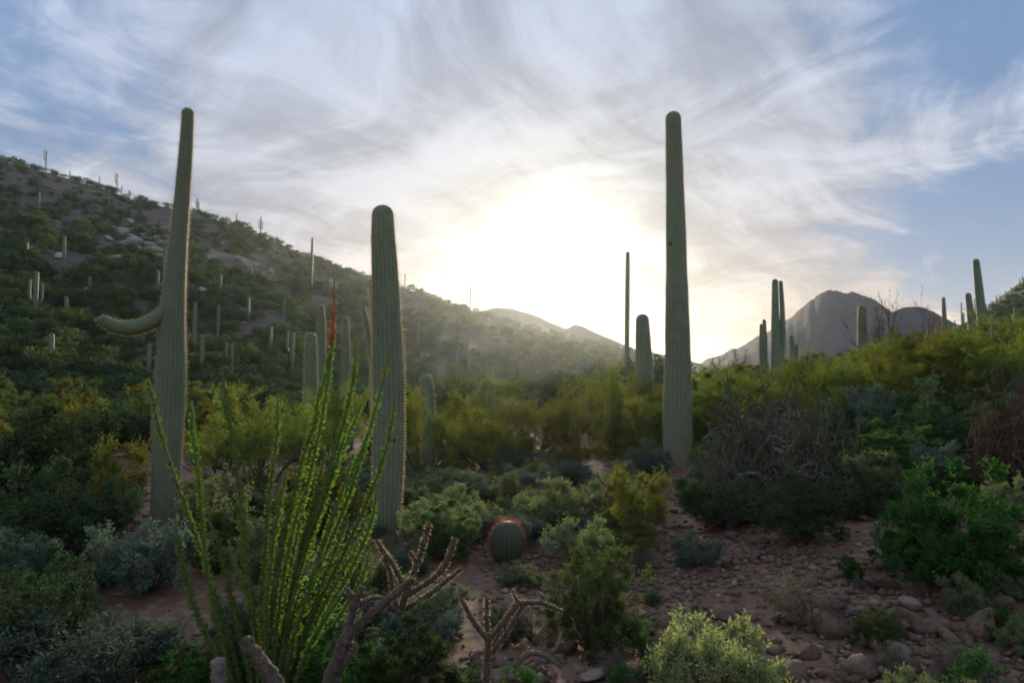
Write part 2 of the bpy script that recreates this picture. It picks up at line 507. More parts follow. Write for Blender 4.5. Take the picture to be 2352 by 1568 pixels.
# distant mountain
m, gg, out = mat('mountain_rock')
pos = gg.n('ShaderNodeNewGeometry').outputs['Position']
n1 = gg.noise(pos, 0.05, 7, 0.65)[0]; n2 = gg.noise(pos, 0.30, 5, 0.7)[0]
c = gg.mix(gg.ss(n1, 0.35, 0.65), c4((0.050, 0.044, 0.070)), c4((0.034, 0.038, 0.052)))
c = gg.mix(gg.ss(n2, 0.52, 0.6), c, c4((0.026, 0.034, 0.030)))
b = gg.n('ShaderNodeBsdfPrincipled'); gg.put(b.inputs['Base Color'], c); b.inputs['Roughness'].default_value = 1
bp = gg.n('ShaderNodeBump'); bp.inputs['Strength'].default_value = .5; bp.inputs['Distance'].default_value = 2.0
gg.put(bp.inputs['Height'], gg.m('ADD', n1, gg.m('MULTIPLY', n2, .4))); gg.nt.links.new(bp.outputs[0], b.inputs['Normal'])
gg.nt.links.new(b.outputs[0], out.inputs[0]); M['mount'] = m

# saguaro skin: ribs paler where the spine clusters sit, corky towards the foot
m, gg, out = mat('saguaro_skin')
ar = gg.n('ShaderNodeAttribute', attribute_name='crest'); ac = gg.n('ShaderNodeAttribute', attribute_name='cork')
pos = gg.n('ShaderNodeTexCoord').outputs['Object']
nz = gg.noise(pos, 5, 5, 0.6)[0]; nf = gg.noise(pos, 60, 3, 0.6)[0]
c = gg.mix(gg.ss(nz, 0.3, 0.7), c4((0.095, 0.145, 0.085)), c4((0.145, 0.185, 0.110)))
c = gg.mix(gg.m('MULTIPLY', gg.ss(ar.outputs['Fac'], 0.72, 1.0), 0.30), c, c4((0.21, 0.21, 0.13)))
c = gg.mix(gg.m('MULTIPLY', gg.ss(gg.noise(pos, 1.7, 6, 0.7)[0], 0.52, 0.68), 0.5), c, c4((0.13, 0.12, 0.075)))
ck = gg.m('MULTIPLY', ac.outputs['Fac'], gg.ss(nz, 0.25, 0.6, 0.6, 1.0))
c = gg.mix(ck, c, gg.mix(gg.ss(nf, .35, .65), c4((0.15, 0.115, 0.080)), c4((0.25, 0.20, 0.15))))
b = gg.n('ShaderNodeBsdfPrincipled'); gg.put(b.inputs['Base Color'], c); b.inputs['Roughness'].default_value = 0.6
b.inputs['Specular IOR Level'].default_value = 0.3
bp = gg.n('ShaderNodeBump'); bp.inputs['Strength'].default_value = 0.4; bp.inputs['Distance'].default_value = 0.01
gg.put(bp.inputs['Height'], nf); gg.nt.links.new(bp.outputs[0], b.inputs['Normal'])
gg.nt.links.new(b.outputs[0], out.inputs[0]); M['saguaro'] = m

# barrel cactus skin
m, gg, out = mat('barrel_skin')
ar = gg.n('ShaderNodeAttribute', attribute_name='crest')
c = gg.mix(gg.ss(ar.outputs['Fac'], 0.7, 1.0), c4((0.035, 0.065, 0.030)), c4((0.070, 0.070, 0.040)))
b = gg.n('ShaderNodeBsdfPrincipled'); gg.put(b.inputs['Base Color'], c); b.inputs['Roughness'].default_value = 0.7
gg.nt.links.new(b.outputs[0], out.inputs[0]); M['barrel'] = m

# ------------------------------------------------------------------ ground
ang = np.concatenate([np.arange(-52, 52, 0.25), np.arange(52, 308, 4.0)])
rad = np.concatenate([[0.02], np.geomspace(0.5, 130, 230)[:-1], np.arange(130, 270, 1.1), np.geomspace(270, 1250, 30)])
A, RR = np.meshgrid(np.radians(ang), rad, indexing='ij')
X, Y_ = RR * np.sin(A), RR * np.cos(A)
Z = height(X, Y_)
V = np.stack([X, Y_, Z], -1).reshape(-1, 3)
na, nr = A.shape
i, j = np.meshgrid(np.arange(na), np.arange(nr - 1), indexing='ij'); i2 = (i + 1) % na
q = np.stack([i * nr + j, i * nr + j + 1, i2 * nr + j + 1, i2 * nr + j], -1).reshape(-1, 4)
ground = obj('ground', mesh('ground', V, q[:, ::-1], M['soil'], True), kind='structure')


def mountain(name, pts, D, depth, seed, rough):
    al, ys = tab(pts)
    xs = np.linspace(al[0], al[-1], 260); us = np.linspace(-1, 1, 60)
    A, U = np.meshgrid(xs, us, indexing='ij')
    yy = np.interp(A, al, ys)
    k = np.ones(5) / 5
    prof = np.convolve(np.pad(np.interp(xs, al, ys), 2, 'edge'), k, 'valid')
    prof = prof + fbm(xs * 90, xs * 0, seed, 4) * rough * 2 + fbm(xs * 420, xs * 0, seed + 2, 3) * rough * .7
    zt = (HORIZON - prof) / F * D + CAM_Z
    zt = np.maximum(zt, 0)[:, None] * np.ones_like(U)
    Yd = D + U * depth
    rid = (fbm(A * 60, U * 3, seed + 5, 5) - .25 * np.abs(fbm(A * 110 + U * 4, U * 2, seed + 8, 4))) * 0.06 * (1 - np.abs(1 - np.abs(U)) ** 6)
    z = zt * np.clip(1 - np.abs(U) ** 1.25 + rid * np.minimum(np.abs(U) * 4, 1) * (1 - np.abs(U)), 0, 1.0 ) - 3 * np.abs(U)
    Xd = np.tan(A) * Yd
    V = np.stack([Xd, Yd, z], -1).reshape(-1, 3)
    n0, n1 = A.shape
    i, j = np.meshgrid(np.arange(n0 - 1), np.arange(n1 - 1), indexing='ij')
    q = np.stack([i * n1 + j, (i + 1) * n1 + j, (i + 1) * n1 + j + 1, i * n1 + j + 1], -1).reshape(-1, 4)
    return obj(name, mesh(name, V, q, M['mount'], True), kind='structure')


mountain('mountain', [(1480, 866), (1560, 850), (1600, 838), (1660, 812), (1700, 795), (1760, 764), (1800, 739), (1850, 702), (1885, 675), (1905, 666), (1925, 664),
                      (1945, 672), (1962, 669), (1985, 675), (2010, 686), (2040, 706), (2070, 730), (2120, 765), (2200, 800), (2300, 850), (2400, 866)], 250, 75, 3, 2.6)
mountain('mountain', [(1960, 866), (2000, 790), (2040, 722), (2062, 709), (2085, 702), (2110, 701), (2150, 716), (2190, 737), (2230, 762), (2300, 792), (2420, 830), (2600, 866)], 215, 45, 11, 2.0)
mountain('hill', [(900, 866), (980, 790), (1040, 745), (1100, 715), (1140, 705), (1175, 707), (1210, 716), (1250, 732), (1280, 745), (1303, 755), (1318, 743), (1335, 746),
                  (1380, 767), (1430, 790), (1480, 812), (1540, 840), (1620, 866)], 250, 26, 23, 1.0)

# ------------------------------------------------------------------ saguaros
def rib_body(C, rad, ribs, per=4, depth=0.08, cork_len=0.0, wob=0.03, seed=1, dome=True):
    """ribbed column along C; returns V, quads, tris, crest, cork, areole points and directions"""
    C = np.asarray(C, float); rad = np.asarray(rad, float)
    s = np.concatenate([[0], np.cumsum(np.linalg.norm(np.diff(C, axis=0), axis=1))])
    if dome:
        L = s[-1]; tl = rad[-1] * 1.1; s2 = np.concatenate([s[s < L - tl * 1.02], L - tl * np.cos(np.linspace(0, np.pi / 2, 9))])
        C = np.stack([np.interp(s2, s, C[:, i_]) for i_ in range(3)], 1); rad = np.interp(s2, s, rad); s = s2
    rad = rad * (1 + wob * (fbm(s * 2.3, s * 0 + seed, seed, 3) - .35 * np.clip(np.sin(s * 5.1 + seed) + .3 * np.sin(s * 13 + seed), .75, 2)))
    if dome:
        e = (s[-1] - s) / (rad[-1] * 1.1)
        rad = rad * np.where(e < 1, np.sqrt(np.clip(1 - (1 - e) ** 2.2, 0.002, 1)), 1)
    T, N, B = frames(C)
    k = ribs * per; a = np.arange(k) * 2 * np.pi / k
    crest = np.abs(np.cos(a * ribs / 2)) ** 0.8
    prof = 1 - depth * (1 - crest)
    V = C[:, None] + (rad[:, None] * prof[None])[..., None] * (np.cos(a)[None, :, None] * N[:, None] + np.sin(a)[None, :, None] * B[:, None])
    n = len(C)
    i, j = np.meshgrid(np.arange(n - 1), np.arange(k), indexing='ij')
    q = np.stack([i * k + j, i * k + (j + 1) % k, (i + 1) * k + (j + 1) % k, (i + 1) * k + j], -1).reshape(-1, 4)
    top = n * k
    V = np.vstack([V.reshape(-1, 3), C[-1]])
    j = np.arange(k)
    t = np.stack([np.full(k, top), (n - 1) * k + j, (n - 1) * k + (j + 1) % k], 1)
    cr = np.append(np.tile(crest, n), 1.0)
    ck = np.append(np.repeat(np.clip(1 - s / max(cork_len, 1e-3), 0, 1), k), 0)
    return V, q, t, cr, ck, (C, T, N, B, rad, s)


def spine_mesh(info, ribs, gap, length, width, rg, mt, per=5, start=0.0):
    C, T, N, B, rad, s = info
    ss_ = np.arange(start, s[-1], gap)
    ip = lambda a: np.stack([np.interp(ss_, s, a[:, i]) for i in range(3)], 1)
    c, t, n, b = ip(C), ip(T), ip(N), ip(B); r = np.interp(ss_, s, rad)
    a = np.arange(ribs) * 2 * np.pi / ribs
    O = np.cos(a)[None, :, None] * n[:, None] + np.sin(a)[None, :, None] * b[:, None]
    Pp = c[:, None] + O * r[:, None, None]
    P = Pp.reshape(-1, 3); Od = O.reshape(-1, 3); Td = np.repeat(t[:, None], ribs, 1).reshape(-1, 3)
    P = np.repeat(P, per, 0); Od = np.repeat(Od, per, 0); Td = np.repeat(Td, per, 0)
    D = unit(Od * 1.0 + Td * rg.normal(0, .7, (len(P), 1)) + np.cross(Od, Td) * rg.normal(0, .7, (len(P), 1)))
    Q = P + D * (length * rg.uniform(.5, 1.1, (len(P), 1)))
    V, f = slivers(P, Q, width, rg)
    return mesh('spines', V, f, mt)


def mk_trunk(name, C, rad, ribs, parent, per=4, cork=0.0, depth=.07, wob=.03, seed=1, org=(0, 0, 0), mt=None, dome=True):
    V, q, t, cr, ck, info = rib_body(C, rad, ribs, per, depth, cork, wob, seed, dome)
    me = mesh(name, V, [q, t], mt or M['saguaro'], True, {'crest': cr, 'cork': ck})
    return obj(name, me, parent), info


def sag_px(path, Y, label, ribs=20, arms=(), step=0.05, spines=None, cork=0.8, group=None, seed=1, lean=0.0, wob=.03, per=4):
    """path: (px, py, width px) from foot to top, standing Y metres away; arms the same with a depth offset"""
    foot = at(path[0][0], path[0][1], Y)
    gz = hz(foot.x, foot.y)
    P = [[*at(px, py, Y), w_ / 2 * Y / F] for px, py, w_ in path]
    if P[0][2] > gz - 0.05:
        P[0][2] = gz - 0.12
    else:
        P = [p for p in P if p[2] > gz + 0.1]
        P.insert(0, [foot.x, Y, gz - 0.12, P[0][3]])
    o = Vector((P[0][0], Y, gz))
    root = thing('saguaro', label, 'cactus', o, group=group)
    S = smooth_path(np.array(P) - np.array([o.x, o.y, o.z, 0]), step)
    if lean: S[:, 1] += lean * S[:, 2]
    S[:, 3] = np.maximum(S[:, 3], 0.01)
    _, info = mk_trunk('trunk', S[:, :3], S[:, 3], ribs, root, per, cork, wob=wob, seed=seed)
    rg = np.random.default_rng(seed)
    if spines:
        obj('spines', spine_mesh(info, ribs, spines[0], spines[1], spines[2], rg, M['spine'], start=cork * .6), root, kind='stuff')
    for arm in arms:
        dy0, dy1, pts = arm
        Q = []
        for i, (px, py, w_) in enumerate(pts):
            t = i / (len(pts) - 1); YY = Y + dy0 + (dy1 - dy0) * t
            Q.append([*at(px, py, YY), w_ / 2 * YY / F])
        S2 = smooth_path(np.array(Q) - np.array([o.x, o.y, o.z, 0]), step)
        S2[:, 3] = np.maximum(S2[:, 3], 0.008)
        ao, inf2 = mk_trunk('arm', S2[:, :3], S2[:, 3], max(8, int(ribs * .7)), root, per, 0, wob=.02, seed=seed + 3)
        if spines:
            obj('spines', spine_mesh(inf2, max(8, int(ribs * .7)), spines[0], spines[1], spines[2], rg, M['spine']), ao, kind='stuff')
    return root


SP = (0.032, 0.036, 0.0022)
big1 = sag_px([(379, 1225, 52), (378, 1190, 54), (383, 1090, 62), (390, 950, 67), (397, 840, 66), (402, 720, 54), (412, 600, 42), (425, 470, 35), (436, 340, 29), (441, 255, 25)], 7.4,
              'tall leaning saguaro at left with one arm curling out sideways', 22, cork=1.1, spines=SP, seed=4, lean=-0.02, wob=.05,
              arms=[(-0.05, -0.3, [(392, 690, 22), (380, 712, 30), (350, 738, 33), (312, 752, 34), (275, 752, 31), (245, 741, 27), (226, 727, 22)])])
# two dark wounds on its trunk
for (px, py, r_) in ((386, 686, 0.05), (400, 576, 0.028), (428, 735, .02)):
    c0 = at(px, py, 7.3) - big1.location
    th = np.linspace(0, np.pi, 7); ph = np.linspace(0, 2 * np.pi, 12, endpoint=False)
    V = [(c0.x + r_ * math.sin(t) * math.cos(p) * (1 + .2 * math.sin(3 * p)), c0.y + .06 + r_ * .7 * math.sin(t) * math.sin(p), c0.z + r_ * 1.2 * math.cos(t)) for t in th for p in ph]
    q = [[i * 12 + j, i * 12 + (j + 1) % 12, (i + 1) * 12 + (j + 1) % 12, (i + 1) * 12 + j] for i in range(6) for j in range(12)]
    obj('scar', mesh('scar', V, np.array(q), M['scar'], True), big1)
big2 = sag_px([(888, 1255, 50), (889, 1200, 58), (892, 1080, 70), (893, 900, 74), (889, 760, 68), (884, 620, 60), (880, 540, 54), (879, 470, 50)], 6.7,
       'thick armless saguaro standing just right of the green ocotillo', 20, cork=0.35, spines=SP, seed=9, wob=.04)
big3 = sag_px([(1556, 1090, 62), (1556, 1040, 66), (1556, 950, 67), (1557, 830, 60), (1555, 700, 53), (1553, 560, 46), (1550, 420, 41), (1547, 300, 37), (1546, 256, 34)], 11.3,
       'tallest straight saguaro right of the sun glow without arms', 22, cork=0.9, spines=(0.035, 0.036, 0.0026), seed=14, wob=.055)
def wound(par, px, py, Yf, r_):
    c0 = at(px, py, Yf) - par.location
    th = np.linspace(0, np.pi, 7); ph = np.linspace(0, 2 * np.pi, 12, endpoint=False)
    V = [(c0.x + r_ * math.sin(t) * math.cos(p) * (1 + .2 * math.sin(3 * p)), c0.y + r_ * .6 * math.sin(t) * math.sin(p), c0.z + r_ * 1.3 * math.cos(t)) for t in th for p in ph]
    q = [[i * 12 + j, i * 12 + (j + 1) % 12, (i + 1) * 12 + (j + 1) % 12, (i + 1) * 12 + j] for i in range(6) for j in range(12)]
    obj('scar', mesh('scar', V, np.array(q), M['scar'], True), par)
wound(big2, 872, 760, 6.58, .018); wound(big2, 905, 1010, 6.58, .022)
wound(big3, 1540, 560, 11.18, .028); wound(big3, 1568, 690, 11.16, .022); wound(big3, 1575, 1015, 11.12, .03)
SM = (0.06, 0.05, 0.005)
sag_px([(1440, 850, 12), (1440, 790, 12), (1441, 680, 11), (1442, 578, 9)], 36, 'very thin tall saguaro between the sun and the tallest saguaro', 12, step=.12, cork=0, seed=5, per=2)
sag_px([(1480, 930, 40), (1480, 860, 40), (1477, 780, 35), (1475, 720, 28)], 16, 'short stout saguaro just left of the tallest saguaro', 16, cork=0, spines=SM, seed=6, per=3)
sag_px([(1783, 930, 26), (1783, 840, 26), (1781, 740, 19), (1780, 640, 14)], 22, 'many armed saguaro with tall twin columns before the twin peaked mountain', 14, cork=0.2, seed=7, per=3, step=.08,
       arms=[(0, .1, [(1790, 840, 12), (1797, 800, 13), (1797, 720, 12), (1793, 644, 9)]),
             (0, .15, [(1780, 868, 12), (1764, 862, 11), (1758, 830, 11), (1757, 780, 11), (1755, 733, 8)]),
             (0, -.15, [(1776, 860, 10), (1756, 850, 9), (1749, 820, 8), (1748, 780, 8), (1748, 743, 6)])])
sag_px([(1821, 930, 15), (1820, 850, 15), (1819, 800, 13), (1817, 768, 10)], 24, 'short saguaro with small side arm right of the many armed one', 12, cork=0, seed=8, per=3, step=.08,
       arms=[(0, .1, [(1822, 835, 7), (1829, 820, 8), (1829, 790, 6)])])
sag_px([(1803, 920, 8), (1803, 860, 8), (1802, 820, 6)], 26, 'tiny saguaro between the many armed saguaro and its short neighbour', 10, cork=0, seed=88, per=2, step=.1)
sag_px([(1983, 960, 24), (1983, 860, 24), (1981, 760, 22), (1980, 700, 17)], 19, 'stout saguaro in front of the right flank of the mountain', 16, cork=0, spines=SM, seed=10, per=3, step=.08)
sag_px([(2174, 900, 13), (2172, 800, 12), (2169, 730, 10), (2167, 682, 7)], 34, 'slim saguaro in the gap right of the mountains', 12, cork=0, seed=11, per=2, step=.12)
sag_px([(2262, 860, 22), (2258, 760, 21), (2250, 680, 19), (2241, 594, 14)], 26, 'tall leaning saguaro nearest the right edge', 14, cork=0, seed=12, per=3, step=.1)
sag_px([(2238, 860, 20), (2234, 770, 18), (2229, 720, 16), (2223, 672, 12)], 28, 'shorter saguaro beside the leaning one near the right edge', 14, cork=0, seed=13, per=3, step=.1)
sag_px([(2247, 860, 7), (2243, 740, 7), (2240, 685, 5)], 44, 'thin saguaro squeezed between two thicker ones near the right edge', 10, cork=0, seed=15, per=2, step=.15)
sag_px([(2135, 860, 7), (2134, 780, 7), (2132, 726, 5)], 55, 'small saguaro before the small right hand peak', 10, cork=0, seed=16, per=2, step=.15)
sag_px([(2079, 880, 10), (2078, 830, 10), (2077, 770, 8)], 40, 'dim saguaro rising from the scrub below the gap of the peaks', 10, cork=0, seed=17, per=2, step=.15)
sag_px([(714, 960, 30), (714, 880, 30), (714, 810, 28), (714, 762, 22)], 16, 'short rounded saguaro with bright rim left of the red ocotillo tip', 16, cork=0, spines=SM, seed=18, per=3)
sag_px([(738, 960, 20), (738, 860, 20), (738, 760, 20), (737, 699, 15)], 20, 'taller rim lit saguaro behind the short rounded one', 14, cork=0, spines=SM, seed=19, per=3)
sag_px([(796, 960, 20), (795, 880, 20), (795, 800, 18), (794, 728, 13)], 21, 'rim lit saguaro right of the red ocotillo tip', 14, cork=0, spines=SM, seed=20, per=3)
sag_px([(866, 1000, 26), (862, 900, 24), (858, 780, 14), (852, 640, 10)], 15, 'slender saguaro half hidden behind the thick one with a bent arm', 14, cork=0, spines=SM, seed=21, per=3,
       arms=[(0, .1, [(856, 850, 10), (848, 790, 11), (842, 740, 12), (833, 705, 9)]), (0, .1, [(900, 900, 8), (925, 860, 9), (927, 800, 8), (925, 757, 6)])])
sag_px([(984, 1060, 32), (983, 960, 33), (981, 900, 31), (978, 857, 24)], 13, 'low round topped saguaro with glowing rim right of the thick one', 16, cork=0, spines=SM, seed=22, per=3)
sag_px([(484, 1090, 18), (483, 1050, 19), (482, 1012, 14)], 14, 'little saguaro in the scrub behind the left ocotillo stems', 12, cork=0, spines=SM, seed=23, per=3)
sag_px([(804, 1010, 16), (803, 960, 18), (802, 925, 14)], 15, 'little saguaro in the scrub below the red ocotillo tip', 12, cork=0, seed=24, per=3)

# saguaros far off on the hillside: shared shapes, each an object of its own
def far_sag(hgt, rad_, arms, seed):
    rg = np.random.default_rng(seed)
    mb = MB()
    def colm(C, r):
        V, q, t, cr, ck, _ = rib_body(C, r, 8, 2, .12, 0, .05, seed)
        mb.add(V, q, t)
    zz = np.linspace(-.4, hgt, 16); C = np.stack([0.02 * zz * rg.normal(), 0.02 * zz * rg.normal(), zz], 1) if False else np.stack([zz * .01, zz * 0, zz], 1)
    colm(C, rad_ * (0.75 + .35 * np.sin(np.clip(zz / hgt, 0, 1) * 2.6)))
    for k in range(arms):
        a = rg.uniform(0, 6.28) if arms > 2 else (0.2 if k else 3.3); h0 = hgt * rg.uniform(.35, .6); ou = rad_ * rg.uniform(2.2, 3.2)
        L = hgt * rg.uniform(.18, .38)
        P = smooth_path([[0, 0, h0], [math.cos(a) * ou * .6, math.sin(a) * ou * .6, h0 - .02], [math.cos(a) * ou, math.sin(a) * ou, h0 + .35], [math.cos(a) * ou, math.sin(a) * ou, h0 + .35 + L]], .25)
        colm(P, np.full(len(P), rad_ * .62))
    return mb


PROTO_SAG = [far_sag(4.5, .135, 0, 1), far_sag(4.5, .14, 2, 2), far_sag(4.5, .14, 4, 3), far_sag(4.5, .13, 1, 4)]
PS_ME = []
for k, mb in enumerate(PROTO_SAG):
    me = mb.mesh('distant_saguaro', M['saguaro'], True); PS_ME.append(me)
FAR = [  # px, py of foot, height px, kind, label
    (105, 388, 52, 3, 'saguaro alone on the skyline near the left edge'),
    (228, 424, 28, 0, 'short saguaro on the skyline left of the taller pair'),
    (268, 434, 50, 3, 'tall armed saguaro on the skyline left of the leaning saguaro'),
    (279, 436, 24, 0, 'small saguaro touching the tall one on the skyline'),
    (297, 452, 22, 2, 'bushy many armed saguaro on the left skyline'),
    (402, 478, 36, 0, 'thin saguaro on the skyline just left of the leaning trunk'),
    (453, 488, 40, 2, 'armed saguaro on the skyline just right of the leaning trunk'),
    (543, 516, 30, 0, 'small saguaro on the skyline right of the dark knoll'),
    (598, 540, 46, 1, 'two armed saguaro on the skyline beside a round bush'),
    (715, 664, 120, 0, 'tall pale saguaro crossing the skyline left of the thick one'),
    (570, 742, 58, 0, 'small pale saguaro midway up the hillside'),
    (651, 762, 78, 0, 'pale saguaro on the slope left of the rim lit group'),
    (670, 872, 110, 3, 'dim saguaro low on the slope left of the short rounded one'),
    (582, 655, 48, 1, 'faint armed saguaro high on the hillside'),
    (445, 835, 140, 0, 'pale saguaro close behind the leaning trunk on its right'),
    (462, 880, 110, 0, 'second pale saguaro behind the leaning trunk on its right'),
    (376, 672, 120, 0, 'pale saguaro behind the leaning trunk on its left'),
    (361, 690, 70, 0, 'smaller pale saguaro left of the leaning trunk'),
    (205, 678, 42, 0, 'small green saguaro on the left slope'),
    (115, 862, 96, 0, 'dark green saguaro standing low near the left edge'),
    (340, 884, 94, 0, 'dark saguaro just left of the leaning trunk below its arm'),
    (250, 492, 36, 0, 'faint saguaro just under the left skyline'),
    (1080, 712, 55, 0, 'tall saguaro on the skyline left of the sun'),
    (1088, 714, 26, 0, 'small saguaro on the skyline left of the sun'),
    (930, 664, 36, 0, 'small saguaro on the skyline right of the thick one'),
    (1050, 850, 120, 0, 'faint hazy saguaro on the slope below the sun'),
    (1068, 930, 110, 0, 'faint hazy saguaro low on the slope below the sun'),
    (1185, 935, 90, 0, 'hazy saguaro low in the valley under the sun glow'),
    (160, 410, 22, 0, 'stubby saguaro on the far left skyline'),
    (505, 690, 60, 0, 'faint saguaro on the slope right of the leaning trunk'),
    (310, 800, 60, 0, 'pale saguaro on the slope above the sideways arm'),
    (500, 780, 80, 0, 'pale saguaro on the slope right of the leaning trunk'),
    (530, 880, 90, 3, 'armed saguaro low on the slope above the left ocotillo tips'),
    (620, 830, 80, 0, 'pale saguaro low on the slope left of the armed one'),
    (60, 600, 44, 0, 'small saguaro on the left slope near the left edge'),
    (150, 740, 60, 0, 'green saguaro on the left slope left of the sideways arm'),
    (960, 800, 60, 0, 'hazy saguaro on the slope right of the thick one'),
    (1500, 822, 24, 0, 'tiny saguaro on the horizon by the stout one'),
]
for k in range(17):
    px = 2188 + k * 10.3 + random.uniform(-6, 6)
    FAR.append((px, None, random.uniform(9, 27), random.choice((0, 0, 3)), 'tiny saguaro on the right hand skyline'))
for k in range(8):
    px = random.uniform(10, 1150); y0 = float(np.interp(math.atan((px - 1176) / F), LEFT_AL, LEFT_Y))
    py = random.uniform(y0 + 60, 860); zn = 'upper' if py < y0 + 170 else 'lower'
    FAR.append((px, py, random.uniform(.6, .95) * (40 + (py - y0) * .28), random.choice((0, 0, 0, 1, 3)), f'faint slender saguaro on the {zn} slope ' + ('left of the leaning saguaro' if px < 400 else 'between the leaning and thick saguaros' if px < 880 else 'right of the thick saguaro')))
for k in range(12):
    px = random.uniform(2190, 2352)
    FAR.append((px, random.uniform(745, 800), random.uniform(30, 60), 0, 'thin saguaro on the right hand slope'))
for px, py, hpx, kd, label in FAR:
    if py is None:
        py = float(np.interp(math.atan((px - 1176) / F), RT_AL, RT_Y)) + 3
    p = hit(px, py)
    for dd in (0, 3, 6, 9, 14, 20):
        p = hit(px, py + dd)
        if p is not None and p.y < 265: break
    if p is None: continue
    hm = hpx * p.y / F; s_ = hm / 4.5
    wd = max(0.8, min(1.4, 1.0))
    o = thing('saguaro', label, 'cactus', p, random.uniform(-.5, .5), (wd * max(s_, .55) ** .5, wd * max(s_, .55) ** .5, s_), me=PS_ME[kd])
    if 'faint slender' in label: o['group'] = 'slender saguaros scattered over the left hillside'
    if 'right hand skyline' in label: o['group'] = 'saguaros along the right hand skyline'
    if 'right hand slope' in label: o['group'] = 'saguaros on the right hand slope'

# ------------------------------------------------------------------ shrubs
def shrub_parts(seed, H, W, clumps, twigs, nleaf, ll, lw, up=0.7, open_=0.35, stemr=0.004, lean=0, low=.34, rag=1.0):
    """a shrub of height H, width W, foot at the origin: leaf mesh data and stem mesh data"""
    rg = np.random.default_rng(seed)
    mbL, mbS = MB(), MB()
    a = rg.uniform(0, 2 * np.pi, clumps); rr = np.sqrt(rg.uniform(0.02, 1, clumps)) * W / 2 * .78
    top = np.sqrt(np.clip(1 - (rr / (W / 2)) ** 2, 0.1, 1))
    zz = H * top * rg.uniform(low, .95, clumps)
    C = np.stack([rr * np.cos(a) + lean * zz, rr * np.sin(a), zz], 1)
    C = C * (1 + rag * (.24 * np.sin(a * 2 + seed) * np.sin(a * 3 + seed * 2) + .13 * rg.normal(size=clumps)))[:, None]
    for k in range(clumps):
        b = rg.normal(0, W * .02, 3); b[2] = -0.02
        mid = C[k] * np.array([.45, .45, .5]) + rg.normal(0, W * .03, 3)
        P = smooth_path([b, mid, C[k]], H / 5)
        mbS.add(*tube(P, np.linspace(stemr * 1.6, stemr * .6, len(P)), 4))
    cs = rg.uniform(.6, 1.25, clumps) * W / clumps ** .5 * .62
    K = np.repeat(np.arange(clumps), twigs)
    outd = unit(C * np.array([1, 1, .4]) + 1e-4)
    D = unit(rg.normal(size=(len(K), 3)) * .75 + outd[K] * .55 + np.array([0, 0, up]))
    S0 = C[K] - D * cs[K][:, None] * rg.uniform(.1, .8, (len(K), 1)) + rg.normal(0, 1, (len(K), 3)) * cs[K][:, None] * open_
    E = S0 + D * cs[K][:, None] * rg.uniform(.7, 1.6, (len(K), 1))
    S0[:, 2] = np.maximum(S0[:, 2], 0.02); E[:, 2] = np.maximum(E[:, 2], .03)
    V, f = slivers(S0, E, stemr * .9, rg); mbS.add(V, None, f)
    dd = unit(rg.normal(size=(26, 3)) * [1, 1, .4] + [0, 0, .55]); V, f = slivers(dd * W * .1 * [1, 1, .5], dd * [W * .62, W * .62, H * 1.1] * rg.uniform(.6, 1.02, (26, 1)), stemr * 1.6, rg); mbS.add(V, None, f)
    t = rg.uniform(.15, 1, (len(K), nleaf)); t = t ** .8
    P = S0[:, None] + (E - S0)[:, None] * t[..., None] + rg.normal(0, ll * .35, (len(K), nleaf, 3))
    Dl = D[:, None] * .7 + rg.normal(size=P.shape) * .7
    P = P.reshape(-1, 3); P[:, 2] = np.maximum(P[:, 2], .01)
    V, q = leaves(P, Dl.reshape(-1, 3), ll * rg.uniform(.6, 1.3, len(P)), lw * rg.uniform(.7, 1.2, len(P)), rg)
    mbL.add(V, q)
    return mbL, mbS


PROTO = {}


def proto(key, mt, n, name='shrub', bark='bark', foliage='foliage', **kw):
    PROTO[key] = []
    for k in range(n):
        L, S = shrub_parts(100 + len(PROTO) * 17 + k, **kw)
        PROTO[key].append((L.mesh(foliage, M[mt]), S.mesh('stems', M[bark])))


# all prototypes are 1 m wide; H is the height for that width
proto('creosote', 'creosote', 3, H=1.15, W=1.0, clumps=64, twigs=24, nleaf=12, ll=.034, lw=.015, up=1.1, open_=.36, low=.16)
proto('fine', 'fine', 2, H=1.0, W=1.0, clumps=95, twigs=26, nleaf=12, ll=.026, lw=.009, up=1.0, open_=.42, low=.14, rag=.45)
proto('vivid', 'vivid', 2, H=.85, W=1.0, clumps=64, twigs=24, nleaf=12, ll=.034, lw=.016, up=.9, open_=.36, low=.18)
proto('dark', 'dark', 3, H=.75, W=1.0, clumps=54, twigs=24, nleaf=11, ll=.032, lw=.015, up=.7, open_=.38)
proto('sage', 'sage', 3, H=.55, W=1.0, clumps=60, twigs=20, nleaf=10, ll=.034, lw=.014, up=.8, open_=.33)
proto('palesage', 'palesage', 2, H=.50, W=1.0, clumps=70, twigs=22, nleaf=9, ll=.032, lw=.013, up=1.1, open_=.32, rag=.35)
proto('bluesage', 'bluesage', 3, H=.60, W=1.0, clumps=60, twigs=20, nleaf=10, ll=.034, lw=.014, up=.7, open_=.36)
proto('olive', 'olive', 3, H=.85, W=1.0, clumps=44, twigs=24, nleaf=10, ll=.036, lw=.012, up=.9, open_=.40)
proto('grey', 'grey', 2, H=.60, W=1.0, clumps=36, twigs=26, nleaf=5, ll=.035, lw=.008, up=.7, open_=.35)
proto('weed', 'vivid', 2, H=.8, W=1.0, clumps=14, twigs=9, nleaf=7, ll=.10, lw=.03, up=1.3, open_=.3, stemr=.01)


